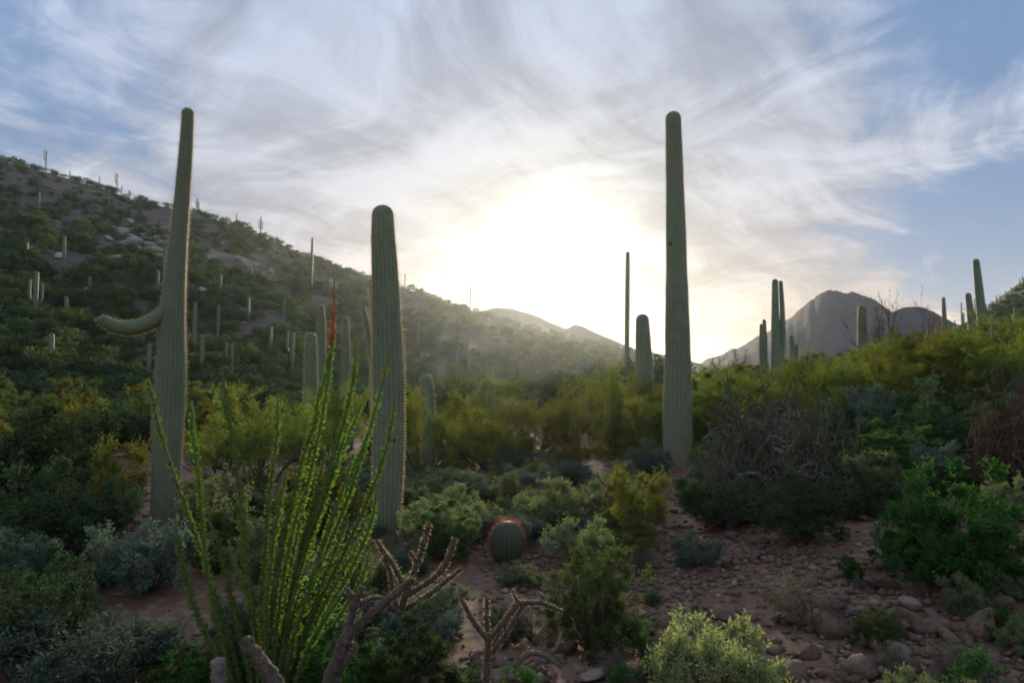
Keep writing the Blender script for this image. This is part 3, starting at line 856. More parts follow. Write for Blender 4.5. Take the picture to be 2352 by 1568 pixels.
def shrub(key, px, py, wpx, hpx, label, cat='shrub', name='shrub', group=None, dy=0, rz=None):
    p = hit(px, py)
    if p is None: return None
    if dy: p = Vector((p.x * (1 + dy / p.y), p.y + dy, hz(p.x * (1 + dy / p.y), p.y + dy)))
    return shrub_at(key, p.x, p.y, wpx * p.y / F, hpx * p.y / F, label, cat, name, group, rz)


NH = {'fine': 1.0, 'creosote': 1.15, 'vivid': .85, 'dark': .75, 'sage': .55, 'palesage': .5, 'bluesage': .6, 'olive': .85, 'grey': .6, 'weed': .8}


def shrub_at(key, x, y, wm, hm, label, cat='shrub', name='shrub', group=None, rz=None, parts=True):
    v = random.choice(PROTO[key])
    r = thing(name, label, cat, (x, y, hz(x, y) - .02), random.uniform(0, 6.28) if rz is None else rz, (wm, wm, hm / NH[key]), group)
    obj('foliage', v[0], r); obj('stems', v[1], r)
    return r


# palo verde trees and tall scrub: trunk with limbs, airy crown of fine green twigs
def palo_parts(seed, H=3.0, W=3.6, nl=7, dens=1.0, bare=False):
    rg = np.random.default_rng(seed); mbS, mbL = MB(), MB(); tips = []
    def grow(p, dvec, L, r, lev):
        n = 5; P = [p]; dv = dvec
        for k in range(n):
            dv = unit(dv + rg.normal(0, .16, 3) + np.array([0, 0, .05])); P.append(P[-1] + dv * L / n)
        P = np.array(P); mbS.add(*tube(P, np.linspace(r, r * .55, len(P)), 5 if lev < 2 else 3, True))
        if lev >= 3: tips.append((P[2], P[-1])); return
        for k in range(rg.integers(3, 5)):
            i = rg.integers(2, len(P)); nd = unit(dv + rg.normal(0, .55, 3) + np.array([0, 0, .12]))
            grow(P[i], nd, L * rg.uniform(.55, .8), r * .5, lev + 1)
    for k in range(nl):
        a = 2 * np.pi * k / nl + rg.normal(0, .3); sp = rg.uniform(.35, 1.7)
        grow(np.array([0, 0, -.05]) + rg.normal(0, .04, 3) * [1, 1, 0], unit(np.array([math.cos(a) * sp, math.sin(a) * sp, .8])), H * .42, .045, 0)
    A_ = np.array([t[0] for t in tips]); B_ = np.array([t[1] for t in tips])
    s_ = W / 2 / np.percentile(np.hypot(B_[:, 0], B_[:, 1]), 95); h_ = H / np.percentile(B_[:, 2], 97)
    sc_ = np.array([s_, s_, h_])
    mbS.V = [v * sc_ for v in mbS.V]; A_ = A_ * sc_; B_ = B_ * sc_
    nt = int(13 * dens); K = np.repeat(np.arange(len(A_)), nt)
    D = unit(unit(B_ - A_)[K] + rg.normal(0, .55, (len(K), 3)) + np.array([0, 0, .5]))
    S0 = A_[K] + (B_ - A_)[K] * rg.uniform(0, 1, (len(K), 1)) + rg.normal(0, .028, (len(K), 3))
    L = rg.uniform(.10, .32, (len(K), 1)) * H / 3
    E = S0 + D * L
    V, f = slivers(S0, E, .007 if not bare else .010, rg)
    mbL.add(V, None, f)
    if not bare:
        t = rg.uniform(.1, 1, (len(K), 7, 1)); P = (S0[:, None] + (E - S0)[:, None] * t + rg.normal(0, .012, (len(K), 7, 3))).reshape(-1, 3)
        V, q = leaves(P, np.repeat(D, 7, 0) + rg.normal(0, .5, (len(P), 3)), .055, .016, rg); mbL.add(V, q)
    return mbL, mbS


PALO = []
for k in range(4):
    L, S = palo_parts(300 + k, nl=6 + k % 2, dens=1.0)
    PALO.append((L.mesh('crown', M['palo']), S.mesh('trunk', M['palobark'])))
OLV = []
for k in range(2):
    L, S = palo_parts(320 + k, nl=7, dens=.9)
    OLV.append((L.mesh('crown', M['olive']), S.mesh('trunk', M['palobark'])))


def palo(px, py, wpx, hpx, label, Y=None, kind=PALO, group=None, x=None):
    p = hit(px, py) if Y is None else Vector((at(px, 800, Y).x, Y, 0))
    gz = hz(p.x, p.y)
    wm = wpx * p.y / F; random.random()
    hm = hpx * p.y / F if Y is None else (HORIZON - hpx) / F * Y + CAM_Z - gz   # with Y, hpx is the row of its top
    wm = min(wm, 2.0 * max(hm, .5)); v = random.choice(kind)
    r = thing('palo_verde_tree' if kind is PALO else 'desert_tree', label, 'tree', (p.x, p.y, gz - .03), random.uniform(0, 6.28), (wm / 3.6, wm / 3.6, hm / 3.0), group)
    obj('crown', v[0], r); obj('trunk', v[1], r)
    return r


palo(1960, 0, 420, 850, 'yellow green palo verde in front of the dark twin peaked mountain', Y=13.5)
palo(2110, 0, 430, 770, 'largest airy palo verde on the right with crown against the mountains', Y=14.5)
palo(2300, 0, 380, 735, 'tall palo verde at the right edge before the slope', Y=15.5)
palo(2220, 0, 300, 800, 'palo verde between the two tallest at the right', Y=12.0)
palo(1880, 0, 260, 870, 'low palo verde behind the left side of the cholla thicket', Y=15)
palo(1700, 0, 260, 842, 'yellow green palo verde just right of the tallest saguaro', Y=19)
palo(1640, 0, 180, 862, 'small palo verde touching the right side of the tallest saguaro', Y=16)
palo(2040, 0, 420, 960, 'low spreading palo verde with dark underside below the mountain', Y=10.5)
palo(2260, 0, 330, 930, 'lower palo verde behind the dry brown shrub', Y=10)
palo(1790, 0, 300, 900, 'palo verde around the foot of the many armed saguaro', Y=14)
palo(2380, 0, 300, 780, 'palo verde cut by the right edge of the view', Y=13)
palo(1990, 0, 260, 812, 'palo verde around the foot of the stout saguaro', Y=18)
palo(2180, 0, 240, 770, 'palo verde around the foot of the slim saguaro', Y=21)
for k, (px, wd, top, Y, lab) in enumerate(((1900, 330, 905, 12.2, 'palo verde skirt right of the cholla thicket'), (2030, 360, 880, 11.6, 'spreading palo verde below the stout saguaro'),
        (2160, 340, 870, 12.4, 'spreading palo verde below the slim saguaro'), (2290, 340, 860, 11.4, 'spreading palo verde above the dry brown cholla'), (1730, 260, 880, 13.5, 'spreading palo verde above the left half of the cholla thicket'),
        (2100, 300, 800, 17, 'rear palo verde between the stout and slim saguaros'), (2340, 300, 770, 19, 'rear palo verde below the leaning saguaro at the right edge'), (1920, 300, 830, 18, 'rear palo verde before the left foot of the mountain'),
        (1830, 240, 880, 16, 'rear palo verde between the armed saguaros and the mountain'))):
    palo(px, 0, wd, top, lab, Y=Y)
k = 0
while k < 20:
    Yk = math.exp(random.uniform(math.log(10), math.log(22))); px = 1176 + F * random.uniform(.30, .86)
    if 1600 < px < 1900 and Yk < 11.5: continue
    k += 1; bound = float(np.interp(px, TOPS[:, 0], TOPS[:, 1]))
    gz_ = hz((px - 1176) / F * Yk, Yk); base = HORIZON - (gz_ - CAM_Z) / Yk * F
    top = max(bound + random.uniform(-6, 45), base - 3.0 / Yk * F)
    hm_ = (HORIZON - top) / F * Yk + CAM_Z - gz_
    if hm_ < .5: continue
    palo(px, 0, random.uniform(1.3, 2.3) * hm_ / Yk * F, top, ('tall' if hm_ > 1.9 else 'short' if hm_ < 1.2 else 'middling') + ' palo verde in the ' + ('front' if Yk < 13 else 'rear') + ' of the right hand thicket', Y=Yk, group='palo verdes of the right hand thicket')
palo(600, 1120, 330, 215, 'golden green palo verde behind the middle ocotillo stems')
palo(500, 1110, 240, 140, 'low yellow palo verde right of the leaning saguaro foot')
palo(770, 1075, 240, 175, 'golden palo verde behind the thick saguaro on its left')
palo(680, 1060, 240, 130, 'hazy palo verde behind the red ocotillo tips')
palo(975, 1100, 190, 190, 'olive tree right behind the thick saguaro', kind=OLV)
palo(1090, 1060, 190, 110, 'hazy olive tree left of the small upright cactus', kind=OLV)
palo(1210, 1050, 250, 140, 'hazy olive tree straight below the sun', kind=OLV)
palo(1330, 1045, 260, 160, 'sunlit hazy tree right of the glow', kind=OLV)
palo(1440, 1060, 210, 200, 'olive tree touching the left side of the tallest saguaro', kind=OLV)
palo(1500, 1010, 160, 150, 'olive tree behind the tallest saguaro', kind=OLV)

NAMED = [
    ('fine', 1360, 1490, 270, 255, 'wide fine leaved green bush in the centre foreground'),
    ('vivid', 2200, 1350, 330, 270, 'vivid green bush on the rocky slope at the right'),
    ('vivid', 2090, 1310, 170, 120, 'low green bush leaning out left of the vivid green one'),
    ('dark', 1840, 1250, 250, 150, 'dark blue green bush in front of the cholla thicket'),
    ('dark', 1960, 1190, 200, 110, 'dark bush behind the stones right of the cholla thicket'),
    ('palesage', 1645, 1625, 350, 190, 'pale yellow green sage mound at the bottom edge'),
    ('bluesage', 1600, 1300, 130, 75, 'small pale blue green tuft on the stony path'),
    ('grey', 1860, 1440, 190, 120, 'dead grey shrub behind the large flat boulder'),
    ('creosote', 1020, 1290, 150, 130, 'round green bush left of the red spined barrel cactus'),
    ('sage', 1050, 1150, 220, 70, 'grey green mound right of the thick saguaro foot'),
    ('sage', 1260, 1215, 190, 100, 'sage mound behind the barrel cactus'),
    ('bluesage', 1215, 1130, 150, 60, 'bluish mound right of the small upright cactus'),
    ('olive', 1460, 1250, 190, 170, 'yellow green bush left of the cholla thicket'),
    ('sage', 1400, 1180, 150, 80, 'hazy sage bush below the sun glow'),
    ('bluesage', 340, 1360, 250, 170, 'grey blue bush in front of the leaning saguaro foot'),
    ('dark', 100, 1410, 230, 140, 'dark bush near the left edge of the foreground'),
    ('bluesage', 240, 1590, 430, 190, 'wide blue green bush at the bottom left'),
    ('dark', 40, 1560, 300, 230, 'dark green bush cut by the left edge at the bottom'),
    ('dark', 170, 1290, 300, 220, 'large dark bush left of the leaning saguaro foot'),
    ('dark', 40, 1200, 360, 280, 'large very dark bush at the left edge'),
    ('olive', 265, 1215, 170, 200, 'sunlit olive bush just left of the leaning saguaro'),
    ('grey', 235, 1170, 140, 100, 'dry grey brown bush among green ones at the left'),
    ('sage', 500, 1260, 210, 140, 'grey green bush behind the left ocotillo stems'),
    ('sage', 610, 1330, 200, 120, 'grey green bush behind the lower ocotillo stems'),
    ('sage', 850, 1410, 190, 110, 'light green bush between ocotillo and broken cholla'),
    ('creosote', 930, 1600, 260, 160, 'weedy green bush at the bottom right of the cholla stump'),
    ('sage', 1190, 1345, 130, 45, 'pale tuft at the foot of the barrel cactus'),
    ('sage', 2040, 1130, 170, 90, 'grey green bush beyond the stones at the right'),
    ('bluesage', 2150, 1120, 150, 100, 'blue green bush left of the dry brown shrub'),
    ('sage', 2330, 1200, 120, 90, 'sage bush under the dry brown shrub'),
    ('vivid', 780, 1620, 240, 150, 'leafy green bush around the ocotillo base'),
    ('weed', 1190, 1600, 120, 70, 'bright green weeds at the bottom edge in the middle'),
    ('weed', 1060, 1580, 110, 60, 'bright green weeds beside the cholla stump'),
    ('grey', 940, 1470, 200, 110, 'tangle of dead twigs between the cholla branches'),
    ('grey', 1230, 1470, 180, 90, 'dead twigs in front of the pink stemmed cholla'),
    ('bluesage', 1160, 1480, 120, 80, 'small blue green bush behind the low cholla fork'),
    ('olive', 730, 1230, 230, 150, 'olive bush behind the right ocotillo stems'),
    ('sage', 950, 1200, 120, 70, 'grey tuft by the foot of the thick saguaro'),
    ('dark', 1650, 1210, 220, 120, 'dark bush under the left side of the cholla thicket'),
    ('vivid', 1960, 1330, 60, 60, 'small green sprig among the stones'),
    ('bluesage', 60, 1330, 160, 90, 'small blue green bush near the left edge'),
    ('olive', 470, 1220, 110, 110, 'olive bush right of the leaning saguaro foot'),
    ('dark', 700, 1440, 190, 120, 'dark bush deep behind the ocotillo base'),
    ('sage', 1010, 1400, 120, 60, 'low sage beside the horned cholla'),
    ('bluesage', 560, 1500, 160, 110, 'blue green bush left of the ocotillo base'),
    ('vivid', 420, 1620, 200, 130, 'green bush at the bottom left of the ocotillo base'),
]
for key, px, py, wp, hp, lab in NAMED: shrub(key, px, py, wp, hp, lab)

# scattered scrub of the flat, far enough away to look alike
taken = []
KEEP = [((1090, 1240), 6.3), ((1105, 1160), 9.2), ((1500, 1610), 12.0), ((1600, 1920), 8.3), ((855, 940), 7.0), ((310, 465), 7.6)]
ADJ = {'sage': 'grey green', 'bluesage': 'blue grey', 'dark': 'dark green', 'olive': 'olive', 'creosote': 'fine leaved green', 'vivid': 'bright green', 'fine': 'fine leaved green', 'grey': 'dry grey', 'weed': 'fresh green'}
def scatter(n, f_xy, keys, wr, hr, label, group):
    k = 0; tries = 0
    while k < n and tries < n * 30:
        tries += 1
        x, y = f_xy()
        if any((x - a) ** 2 + (y - b) ** 2 < (c + wr[0] * .4) ** 2 for a, b, c in taken): continue
        if any((a - 1176) / F < x / y < (b - 1176) / F and y < c + .3 for (a, b), c in KEEP): continue
        wm = random.uniform(*wr); taken.append((x, y, wm * .35)); key = random.choice(keys)
        hh = wm * random.uniform(*hr); lim = CAM_Z + (HORIZON - np.interp(x / y * F + 1176, TOPS[:, 0], TOPS[:, 1])) / F * y - hz(x, y)
        hh = min(hh, lim * random.uniform(.8, 1.02))
        if hh < .12: continue
        size = 'small' if wm < wr[0] + (wr[1] - wr[0]) * .4 else 'large' if wm > wr[0] + (wr[1] - wr[0]) * .7 else 'middling'
        shrub_at(key, x, y, min(wm, hh * 2.6), hh, size + ' ' + ADJ[key] + ' ' + label, group=group); k += 1


def band(y0, y1, u0, u1):
    def f():
        y = math.exp(random.uniform(math.log(y0), math.log(y1))); return random.uniform(u0, u1) * y, y
    return f


scatter(60, band(13, 30, -.80, -.10), ['dark', 'olive', 'creosote', 'fine'], (.7, 1.6), (.55, .95), 'shrub in the scrub at the foot of the left hill', 'shrubs at the foot of the left hill')
scatter(46, band(12, 34, -.10, .34), ['olive', 'sage', 'olive', 'creosote'], (.8, 1.8), (.45, .8), 'shrub on the valley floor under the sun', 'shrubs on the valley floor')
scatter(40, band(15, 40, .30, .82), ['olive', 'creosote', 'olive'], (1.2, 2.4), (.7, 1.0), 'shrub beyond the right hand trees', 'shrubs beyond the right hand trees')
scatter(34, band(7.5, 10, .32, .85), ['dark', 'dark', 'creosote', 'bluesage'], (.7, 1.2), (.55, .75), 'shrub in the shade under the right hand trees', 'dark shrubs under the right hand trees')
scatter(46, band(3.6, 13, -.80, -.12), ['dark', 'bluesage', 'sage', 'dark', 'creosote'], (.35, .8), (.45, .7), 'low shrub of the left foreground', 'low shrubs of the left foreground')
scatter(60, band(6.0, 13, -.25, .30), ['sage', 'sage', 'bluesage', 'olive'], (.35, .9), (.35, .55), 'low mound among those around the barrel cactus', 'low mounds around the barrel cactus')
scatter(46, band(2.8, 8, .12, .80), ['grey', 'weed', 'sage', 'grey', 'fine'], (.10, .34), (.5, .8), 'tuft among the stones at the right', 'small tufts among the stones')
scatter(16, band(6.5, 9, .25, .78), ['dark', 'sage', 'creosote'], (.4, .9), (.4, .7), 'low shrub under the right hand trees', 'low shrubs under the right hand trees')

# ------------------------------------------------------------------ hillside shrubs
def hill_shrub(seed, n=1100):
    rg = np.random.default_rng(seed); nc = 20
    a = rg.uniform(0, 6.28, nc); r = np.sqrt(rg.uniform(0, 1, nc)) * .42
    C = np.stack([r * np.cos(a), r * np.sin(a), rg.uniform(.12, .6, nc) * np.sqrt(1 - (r / .6) ** 2)], 1)
    K = rg.integers(0, nc, n); D = unit(rg.normal(size=(n, 3)) + np.array([0, 0, .5]))
    P = C[K] + D * rg.uniform(.02, .17, (n, 1)); P[:, 2] = np.maximum(P[:, 2], 0.0)
    return leaves(P, D + rg.normal(0, .6, (n, 3)), .075 * rg.uniform(.6, 1.4, n), .040, rg)


HS = [hill_shrub(500 + k) for k in range(5)]
HM = [mesh('hillside_shrub', v, q, M['hill' if k % 2 == 0 else 'hillolive']) for k, (v, q) in enumerate(HS)]
spots = []
def hill_add(px, py, smin=.9, smax=2.6):
    p = hit(px, py)
    if p is None or p.y > 300 or p.y < 24: return
    spots.append((p.x, p.y, p.z, random.uniform(smin, smax) * (1.0 if p.y < 90 else 1.15)))


for k in range(4200):      # image wide spread over the slope
    px = random.uniform(-60, 1560); al = math.atan((px - 1176) / F)
    y0 = float(np.interp(al, LEFT_AL, LEFT_Y)); y1 = 960
    n_ = vnoise(np.array([px / 90.0]), np.array([0.0]))[0]
    qy = y0 + 3 + (y1 - y0) * random.random() ** 1.15
    if vnoise(np.array([px / 70.0]), np.array([qy / 38.0]), 5)[0] < -.20 and random.random() < .7: continue
    hill_add(px, qy, *random.choice(((.5, 1.1), (.8, 1.6), (1.1, 2.3))))
for k in range(230):       # along the skyline
    px = random.uniform(-40, 1500); al = math.atan((px - 1176) / F)
    hill_add(px, float(np.interp(al, LEFT_AL, LEFT_Y)) + 3, .9, 2.2)
for k in range(520):
    px = random.uniform(2130, 2420); al = math.atan((px - 1176) / F)
    y0 = float(np.interp(al, RT_AL, RT_Y))
    hill_add(px, y0 + 3 + (860 - y0) * random.random(), .8, 2.0)
spots.sort(key=lambda s: s[1] / s[3])
kept = []
for s in spots:
    if all((s[0] - t[0]) ** 2 + (s[1] - t[1]) ** 2 > (0.42 * s[3]) ** 2 for t in kept[-400:]): kept.append(s)
for i, (x, y, z, s_) in enumerate(kept[:290]):
    left = x < 0.5 * y
    ux = x / y * F + 1176; fy = HORIZON - (z - CAM_Z) / y * F; sky_y = float(np.interp(math.atan2(x, y), LEFT_AL, LEFT_Y))
    zone = ('left of the leaning saguaro' if ux < 400 else 'between the leaning and the thick saguaro' if ux < 880 else 'right of the thick saguaro' if ux < 1150 else 'below the far sunlit hill')
    ht = 'near the skyline' if fy < sky_y + 70 else 'on the middle slope' if fy < sky_y + 260 else 'on the lower slope'
    big = 'large' if s_ > 2 else 'small' if s_ < 1.4 else 'middling'; mk = random.randrange(len(HM)); hue = ('dark green', 'olive green')[mk % 2]
    thing('hillside_shrub', f'{big} {hue} shrub {ht} {zone}' if left else f'{big} {hue} shrub on the right hand slope', 'shrub', (x, y, z - .05), random.uniform(0, 6.28),
          (s_, s_, s_ * random.uniform(.7, 1.15)), 'shrubs on the left hillside' if left else 'shrubs on the right hand slope', me=HM[mk])
for nm, par in (('hill', 0), ('hillolive', 1)):
    mb = MB()
    for i, (x, y, z, s_) in enumerate(kept[290:]):
        if i % 2 != par: continue
        v, q = HS[(i // 2) % 5]; st = 4 if y < 80 else 6
        n = len(q)
        sel = np.arange(0, n, st); vv = v.reshape(-1, 4, 3)[sel]; vv = (vv[:, :1] + (vv - vv[:, :1]) * (1.7 if st == 4 else 2.1)).reshape(-1, 3); qq = np.arange(len(sel) * 4).reshape(-1, 4)
        a = random.uniform(0, 6.28); ca, sa = math.cos(a), math.sin(a); s3 = s_ * random.uniform(.7, 1.1)
        w_ = np.stack([(vv[:, 0] * ca - vv[:, 1] * sa) * s_ + x, (vv[:, 0] * sa + vv[:, 1] * ca) * s_ + y, vv[:, 2] * s3 + z - .05], 1)
        mb.add(w_, qq)
    o = obj('hillside_scrub', mb.mesh('hillside_scrub', M[nm]), kind='stuff')
    o['label'] = ('dark green' if par == 0 else 'olive green') + ' scrub covering the far hillsides'; o['category'] = 'scrub'

# ------------------------------------------------------------------ ocotillo
OX = [
    [(560, 1600), (520, 1450), (470, 1290), (420, 1150), (385, 1040), (360, 950), (340, 862)],
    [(545, 1600), (505, 1430), (478, 1270), (462, 1130), (445, 1010), (438, 925)],
    [(600, 1600), (585, 1450), (566, 1300), (558, 1180), (540, 1030), (520, 930), (512, 850)],
    [(615, 1600), (603, 1400), (608, 1280), (620, 1130), (637, 1000), (640, 900)],
    [(630, 1600), (650, 1400), (682, 1220), (720, 1050), (752, 880), (765, 750), (772, 640)],
    [(625, 1600), (640, 1400), (668, 1200), (705, 1030), (742, 880), (768, 760)],
    [(618, 1600), (630, 1400), (652, 1230), (690, 1060), (722, 960), (734, 880)],
    [(640, 1600), (660, 1430), (705, 1250), (760, 1080), (800, 950), (815, 860), (817, 788)],
    [(650, 1600), (682, 1440), (740, 1280), (800, 1130), (850, 980), (880, 870), (896, 798)],
    [(660, 1600), (700, 1450), (760, 1320), (820, 1190), (865, 1080), (890, 990), (901, 908)],
    [(635, 1600), (665, 1430), (705, 1270), (750, 1130), (795, 1010), (828, 930)],
    [(665, 1600), (700, 1500), (740, 1400), (790, 1310), (840, 1220), (876, 1150)],
    [(650, 1600), (675, 1450), (715, 1330), (765, 1190), (815, 1070), (850, 985)],
    [(640, 1600), (655, 1450), (688, 1320), (730, 1180), (765, 1080), (790, 1000)],
    [(672, 1600), (715, 1480), (765, 1380), (815, 1290), (850, 1200), (862, 1130)],
    [(585, 1600), (560, 1500), (530, 1380), (500, 1250), (470, 1180)],
    [(540, 1600), (500, 1500), (450, 1400), (420, 1300), (402, 1200)],
    [(625, 1600), (630, 1480), (645, 1350), (665, 1240), (700, 1120)],
    [(660, 1600), (690, 1480), (735, 1350), (775, 1250), (800, 1180)],
    [(676, 1600), (730, 1500), (790, 1400), (830, 1330), (850, 1260)],
    [(610, 1600), (612, 1480), (618, 1360), (640, 1200), (660, 1080)],
    [(648, 1600), (668, 1480), (700, 1380), (745, 1250), (780, 1140), (808, 1060)],
    [(598, 1600), (590, 1500), (580, 1400), (572, 1300), (568, 1180)],
    [(632, 1600), (645, 1500), (662, 1400), (690, 1270), (722, 1150), (745, 1050)],
    [(668, 1600), (708, 1490), (750, 1420), (800, 1340)],
    [(605, 1600), (600, 1520), (588, 1430), (545, 1320), (520, 1240)],
]
OY = 3.35
ob = at(615, 1600, OY); ob.z = hz(ob.x, OY)
oco = thing('ocotillo', 'tall ocotillo with bright green leafy wands fanning up at left', 'ocotillo', ob)
rg = np.random.default_rng(77)
for k, pts in enumerate(OX):
    dy = rg.uniform(-.45, .45)
    P = [np.array([(pts[0][0] - 615) * OY / F * .7, dy * .15, -.05])]
    n = len(pts)
    for i, (px, py) in enumerate(pts):
        t = i / (n - 1); Yk = OY + dy * (0.15 + .85 * t)
        p = at(px, py, Yk) - ob
        if i == 0: p.z = max(p.z, .02)
        P.append(np.array(p))
    S = smooth_path(P, .035); m_ = len(S)
    S = S + np.cumsum(rg.normal(0, .0012, S.shape), 0)
    r_ = np.linspace(.011, .0045, m_)
    V, q, t_ = tube(S, r_, 6)
    st = obj('stem', mesh('stem', V, [q, t_], M['ocobark'], True), oco)
    s = np.concatenate([[0], np.cumsum(np.linalg.norm(np.diff(S, axis=0), axis=1))])
    flower = k in (4, 5, 8)
    tipl = s[-1] - (.34 if k == 4 else .12 if k == 8 else .15 if k == 5 else 0)
    u = np.arange(.10, tipl, .0085); u = u[(rg.random(len(u)) < .93) & (vnoise(u * 9, u * 0 + k, k) > -.45)]
    C = np.stack([np.interp(u, s, S[:, i]) for i in range(3)], 1)
    T = unit(np.gradient(S, axis=0)); Tt = np.stack([np.interp(u, s, T[:, i]) for i in range(3)], 1)
    nl = 6
    C = np.repeat(C, nl, 0); Tt = np.repeat(Tt, nl, 0)
    O = rg.normal(size=C.shape); O = unit(O - Tt * (O * Tt).sum(1, keepdims=True))
    L_ = .019 * rg.uniform(.5, 1.45, len(C)) * np.repeat(np.clip((s[-1] - u) / .12, .45, 1), nl)
    V, q = leaves(C + O * .006, O * .8 + Tt * .75 + rg.normal(0, .15, C.shape), L_, L_ * .5, rg, .3)
    obj('leaves', mesh('leaves', V, q, M['ocotillo']), st, kind='stuff')
    if flower:
        u = np.arange(tipl - .05, s[-1] + .01, .006)
        C = np.stack([np.interp(u, s, S[:, i]) for i in range(3)], 1); C = np.repeat(C, 4, 0)
        tap = np.repeat(np.clip((s[-1] - u) / .25, .25, 1), 4)
        O = unit(rg.normal(size=C.shape) * [1, 1, .35] + [0, 0, .5])
        V, q = leaves(C, O, .028 * tap * rg.uniform(.6, 1.2, len(C)), .008, rg)
        obj('flower_cluster', mesh('flower_cluster', V, q, M['flower']), st)

# ------------------------------------------------------------------ barrel cacti
def barrel(px, py, wpx, hpx, label, ribs=22, mt='redspine', tilt=0.04, splen=.05):
    p = hit(px, py); W_ = wpx * p.y / F; H_ = hpx * p.y / F
    r = thing('barrel_cactus', label, 'cactus', p)
    t = np.linspace(0.02, 1, 26); zz = np.sin(t * np.pi / 2) ** 1.0 * H_
    e = np.sin(np.clip(t, 0, 1) * np.pi * .93 + .10) ** .62
    z = H_ * (0.5 - .5 * np.cos(t * np.pi)) ; z[0] = -.03
    rad_ = W_ / 2 * np.sqrt(np.clip(1 - ((z / H_ - .48) / .53) ** 2, .01, 1)) ** .85
    C = np.stack([tilt * z, z * 0, z], 1)
    V, q, tt, cr, ck, info = rib_body(C, rad_, ribs, 4, .14, 0, 0, 1, dome=False)
    obj('body', mesh('body', V, [q, tt], M['barrel'], True, {'crest': cr}), r)
    rg = np.random.default_rng(5)
    obj('spines', spine_mesh(info, ribs, .026, splen, .0018, rg, M[mt], per=7, start=.05), r, kind='stuff')
    # crown of upward spines
    P = np.stack([C[-3][0] + rg.normal(0, W_ * .17, 110), rg.normal(0, W_ * .17, 110), np.full(110, H_ * .97)], 1)
    V, f = slivers(P, P + unit(rg.normal(0, .5, P.shape) + [0, 0, 1]) * splen, .0035, rg)
    obj('crown_spines', mesh('crown_spines', V, f, M[mt]), r, kind='stuff')


barrel(1163, 1292, 78, 92, 'round barrel cactus ringed with glowing red spines')
barrel(1131, 1140, 22, 44, 'small dark upright cactus in the sage beyond the barrel cactus', 14, 'spine', 0, .02)

# ------------------------------------------------------------------ cholla
def px_branch(pts, Y, org, step=.012, knob=.04, seed=0, sides=12):
    """pts: (px, py, width px, extra depth) -> rough tube"""
    P = []
    for a in pts:
        YY = Y + (a[3] if len(a) > 3 else 0)
        P.append([*(at(a[0], a[1], YY) - org), a[2] * (.42 if a[2] > 16 else .5) * YY / F])
    S = smooth_path(P, step); rg = np.random.default_rng(seed)
    r_ = np.maximum(S[:, 3], .004) * (1 + knob * rg.normal(0, 1, len(S)).clip(-1.2, 1.2))
    V, q, t = tube(S[:, :3], r_, sides)
    n_ = len(S); ii = np.repeat(np.arange(n_), sides); th = np.tile(np.arange(sides) * 2 * np.pi / sides, n_)
    arc = np.concatenate([[0], np.cumsum(np.linalg.norm(np.diff(S[:, :3], axis=0), axis=1))])[ii]
    k_ = .16 * np.sin(arc / r_.mean() * 2.1 + 3 * th) * np.sin(arc / r_.mean() * 1.7 - 2 * th) + .10 * rg.normal(size=len(ii))
    V[:n_ * sides] += (V[:n_ * sides] - S[ii, :3]) * k_[:, None]
    return V, q, t, S


def cholla(name, label, basepx, Y, branches, mt='chollawood', spine=None, sl=.02, seed=0):
    bp_ = at(basepx, 1500, Y); o = Vector((bp_.x, Y, hz(bp_.x, Y)))
    r = thing(name, label, 'cactus' if 'cactus' in label or 'cholla' in label else 'branch', o)
    rg = np.random.default_rng(seed)
    for k, b in enumerate(branches):
        V, q, t, S = px_branch(b, Y, o, seed=seed * 10 + k)
        bo = obj('branch', mesh('branch', V, [q, t], M[mt], True), r)
        if spine:
            u = rg.random(int(len(S) * 12)) * (len(S) - 1); i = u.astype(int); fr = (u - i)[:, None]
            j_ = np.minimum(i + 1, len(S) - 1)
            C = S[i, :3] * (1 - fr) + S[j_, :3] * fr; rr = S[i, 3]
            T = unit(S[j_, :3] - S[i, :3] + 1e-6); O = rg.normal(size=C.shape); O = unit(O - T * (O * T).sum(1, keepdims=True))
            A0 = C + O * rr[:, None] * .9
            V, f = slivers(A0, A0 + unit(O + rg.normal(0, .4, O.shape)) * sl * rg.uniform(.5, 1.2, (len(O), 1)), .0022, rg)
            obj('spines', mesh('spines', V, f, M[spine]), bo, kind='stuff')
    return r


cholla('cholla_stump', 'broken grey cholla trunk forking upward in the bottom foreground', 745, 2.7, [
    [(735, 1680, 50), (752, 1590, 46), (775, 1520, 40), (795, 1465, 34)],
    [(790, 1475, 34), (808, 1450, 28), (850, 1412, 24), (900, 1370, 22), (948, 1330, 16)],
    [(793, 1470, 30), (805, 1420, 22), (818, 1380, 19), (832, 1348, 14)],
    [(775, 1540, 28), (800, 1505, 26), (817, 1478, 20)],
    [(820, 1382, 12), (805, 1365, 12), (795, 1350, 9)],
    [(812, 1395, 12), (850, 1375, 11), (880, 1372, 8)]], spine='spine', sl=.008, seed=3)
cholla('cholla_stick', 'thick grey cholla limb slanting out of the bottom edge', 640, 2.2, [
    [(690, 1700, 46), (645, 1590, 42), (600, 1520, 38), (560, 1468, 32)]], spine='spine', sl=.008, seed=4)
cholla('cholla_stub', 'short upright grey cholla stub at the bottom edge', 502, 2.3, [
    [(505, 1690, 36), (504, 1600, 36), (500, 1515, 34)]], mt='chollabark', spine='spine', sl=.008, seed=5)
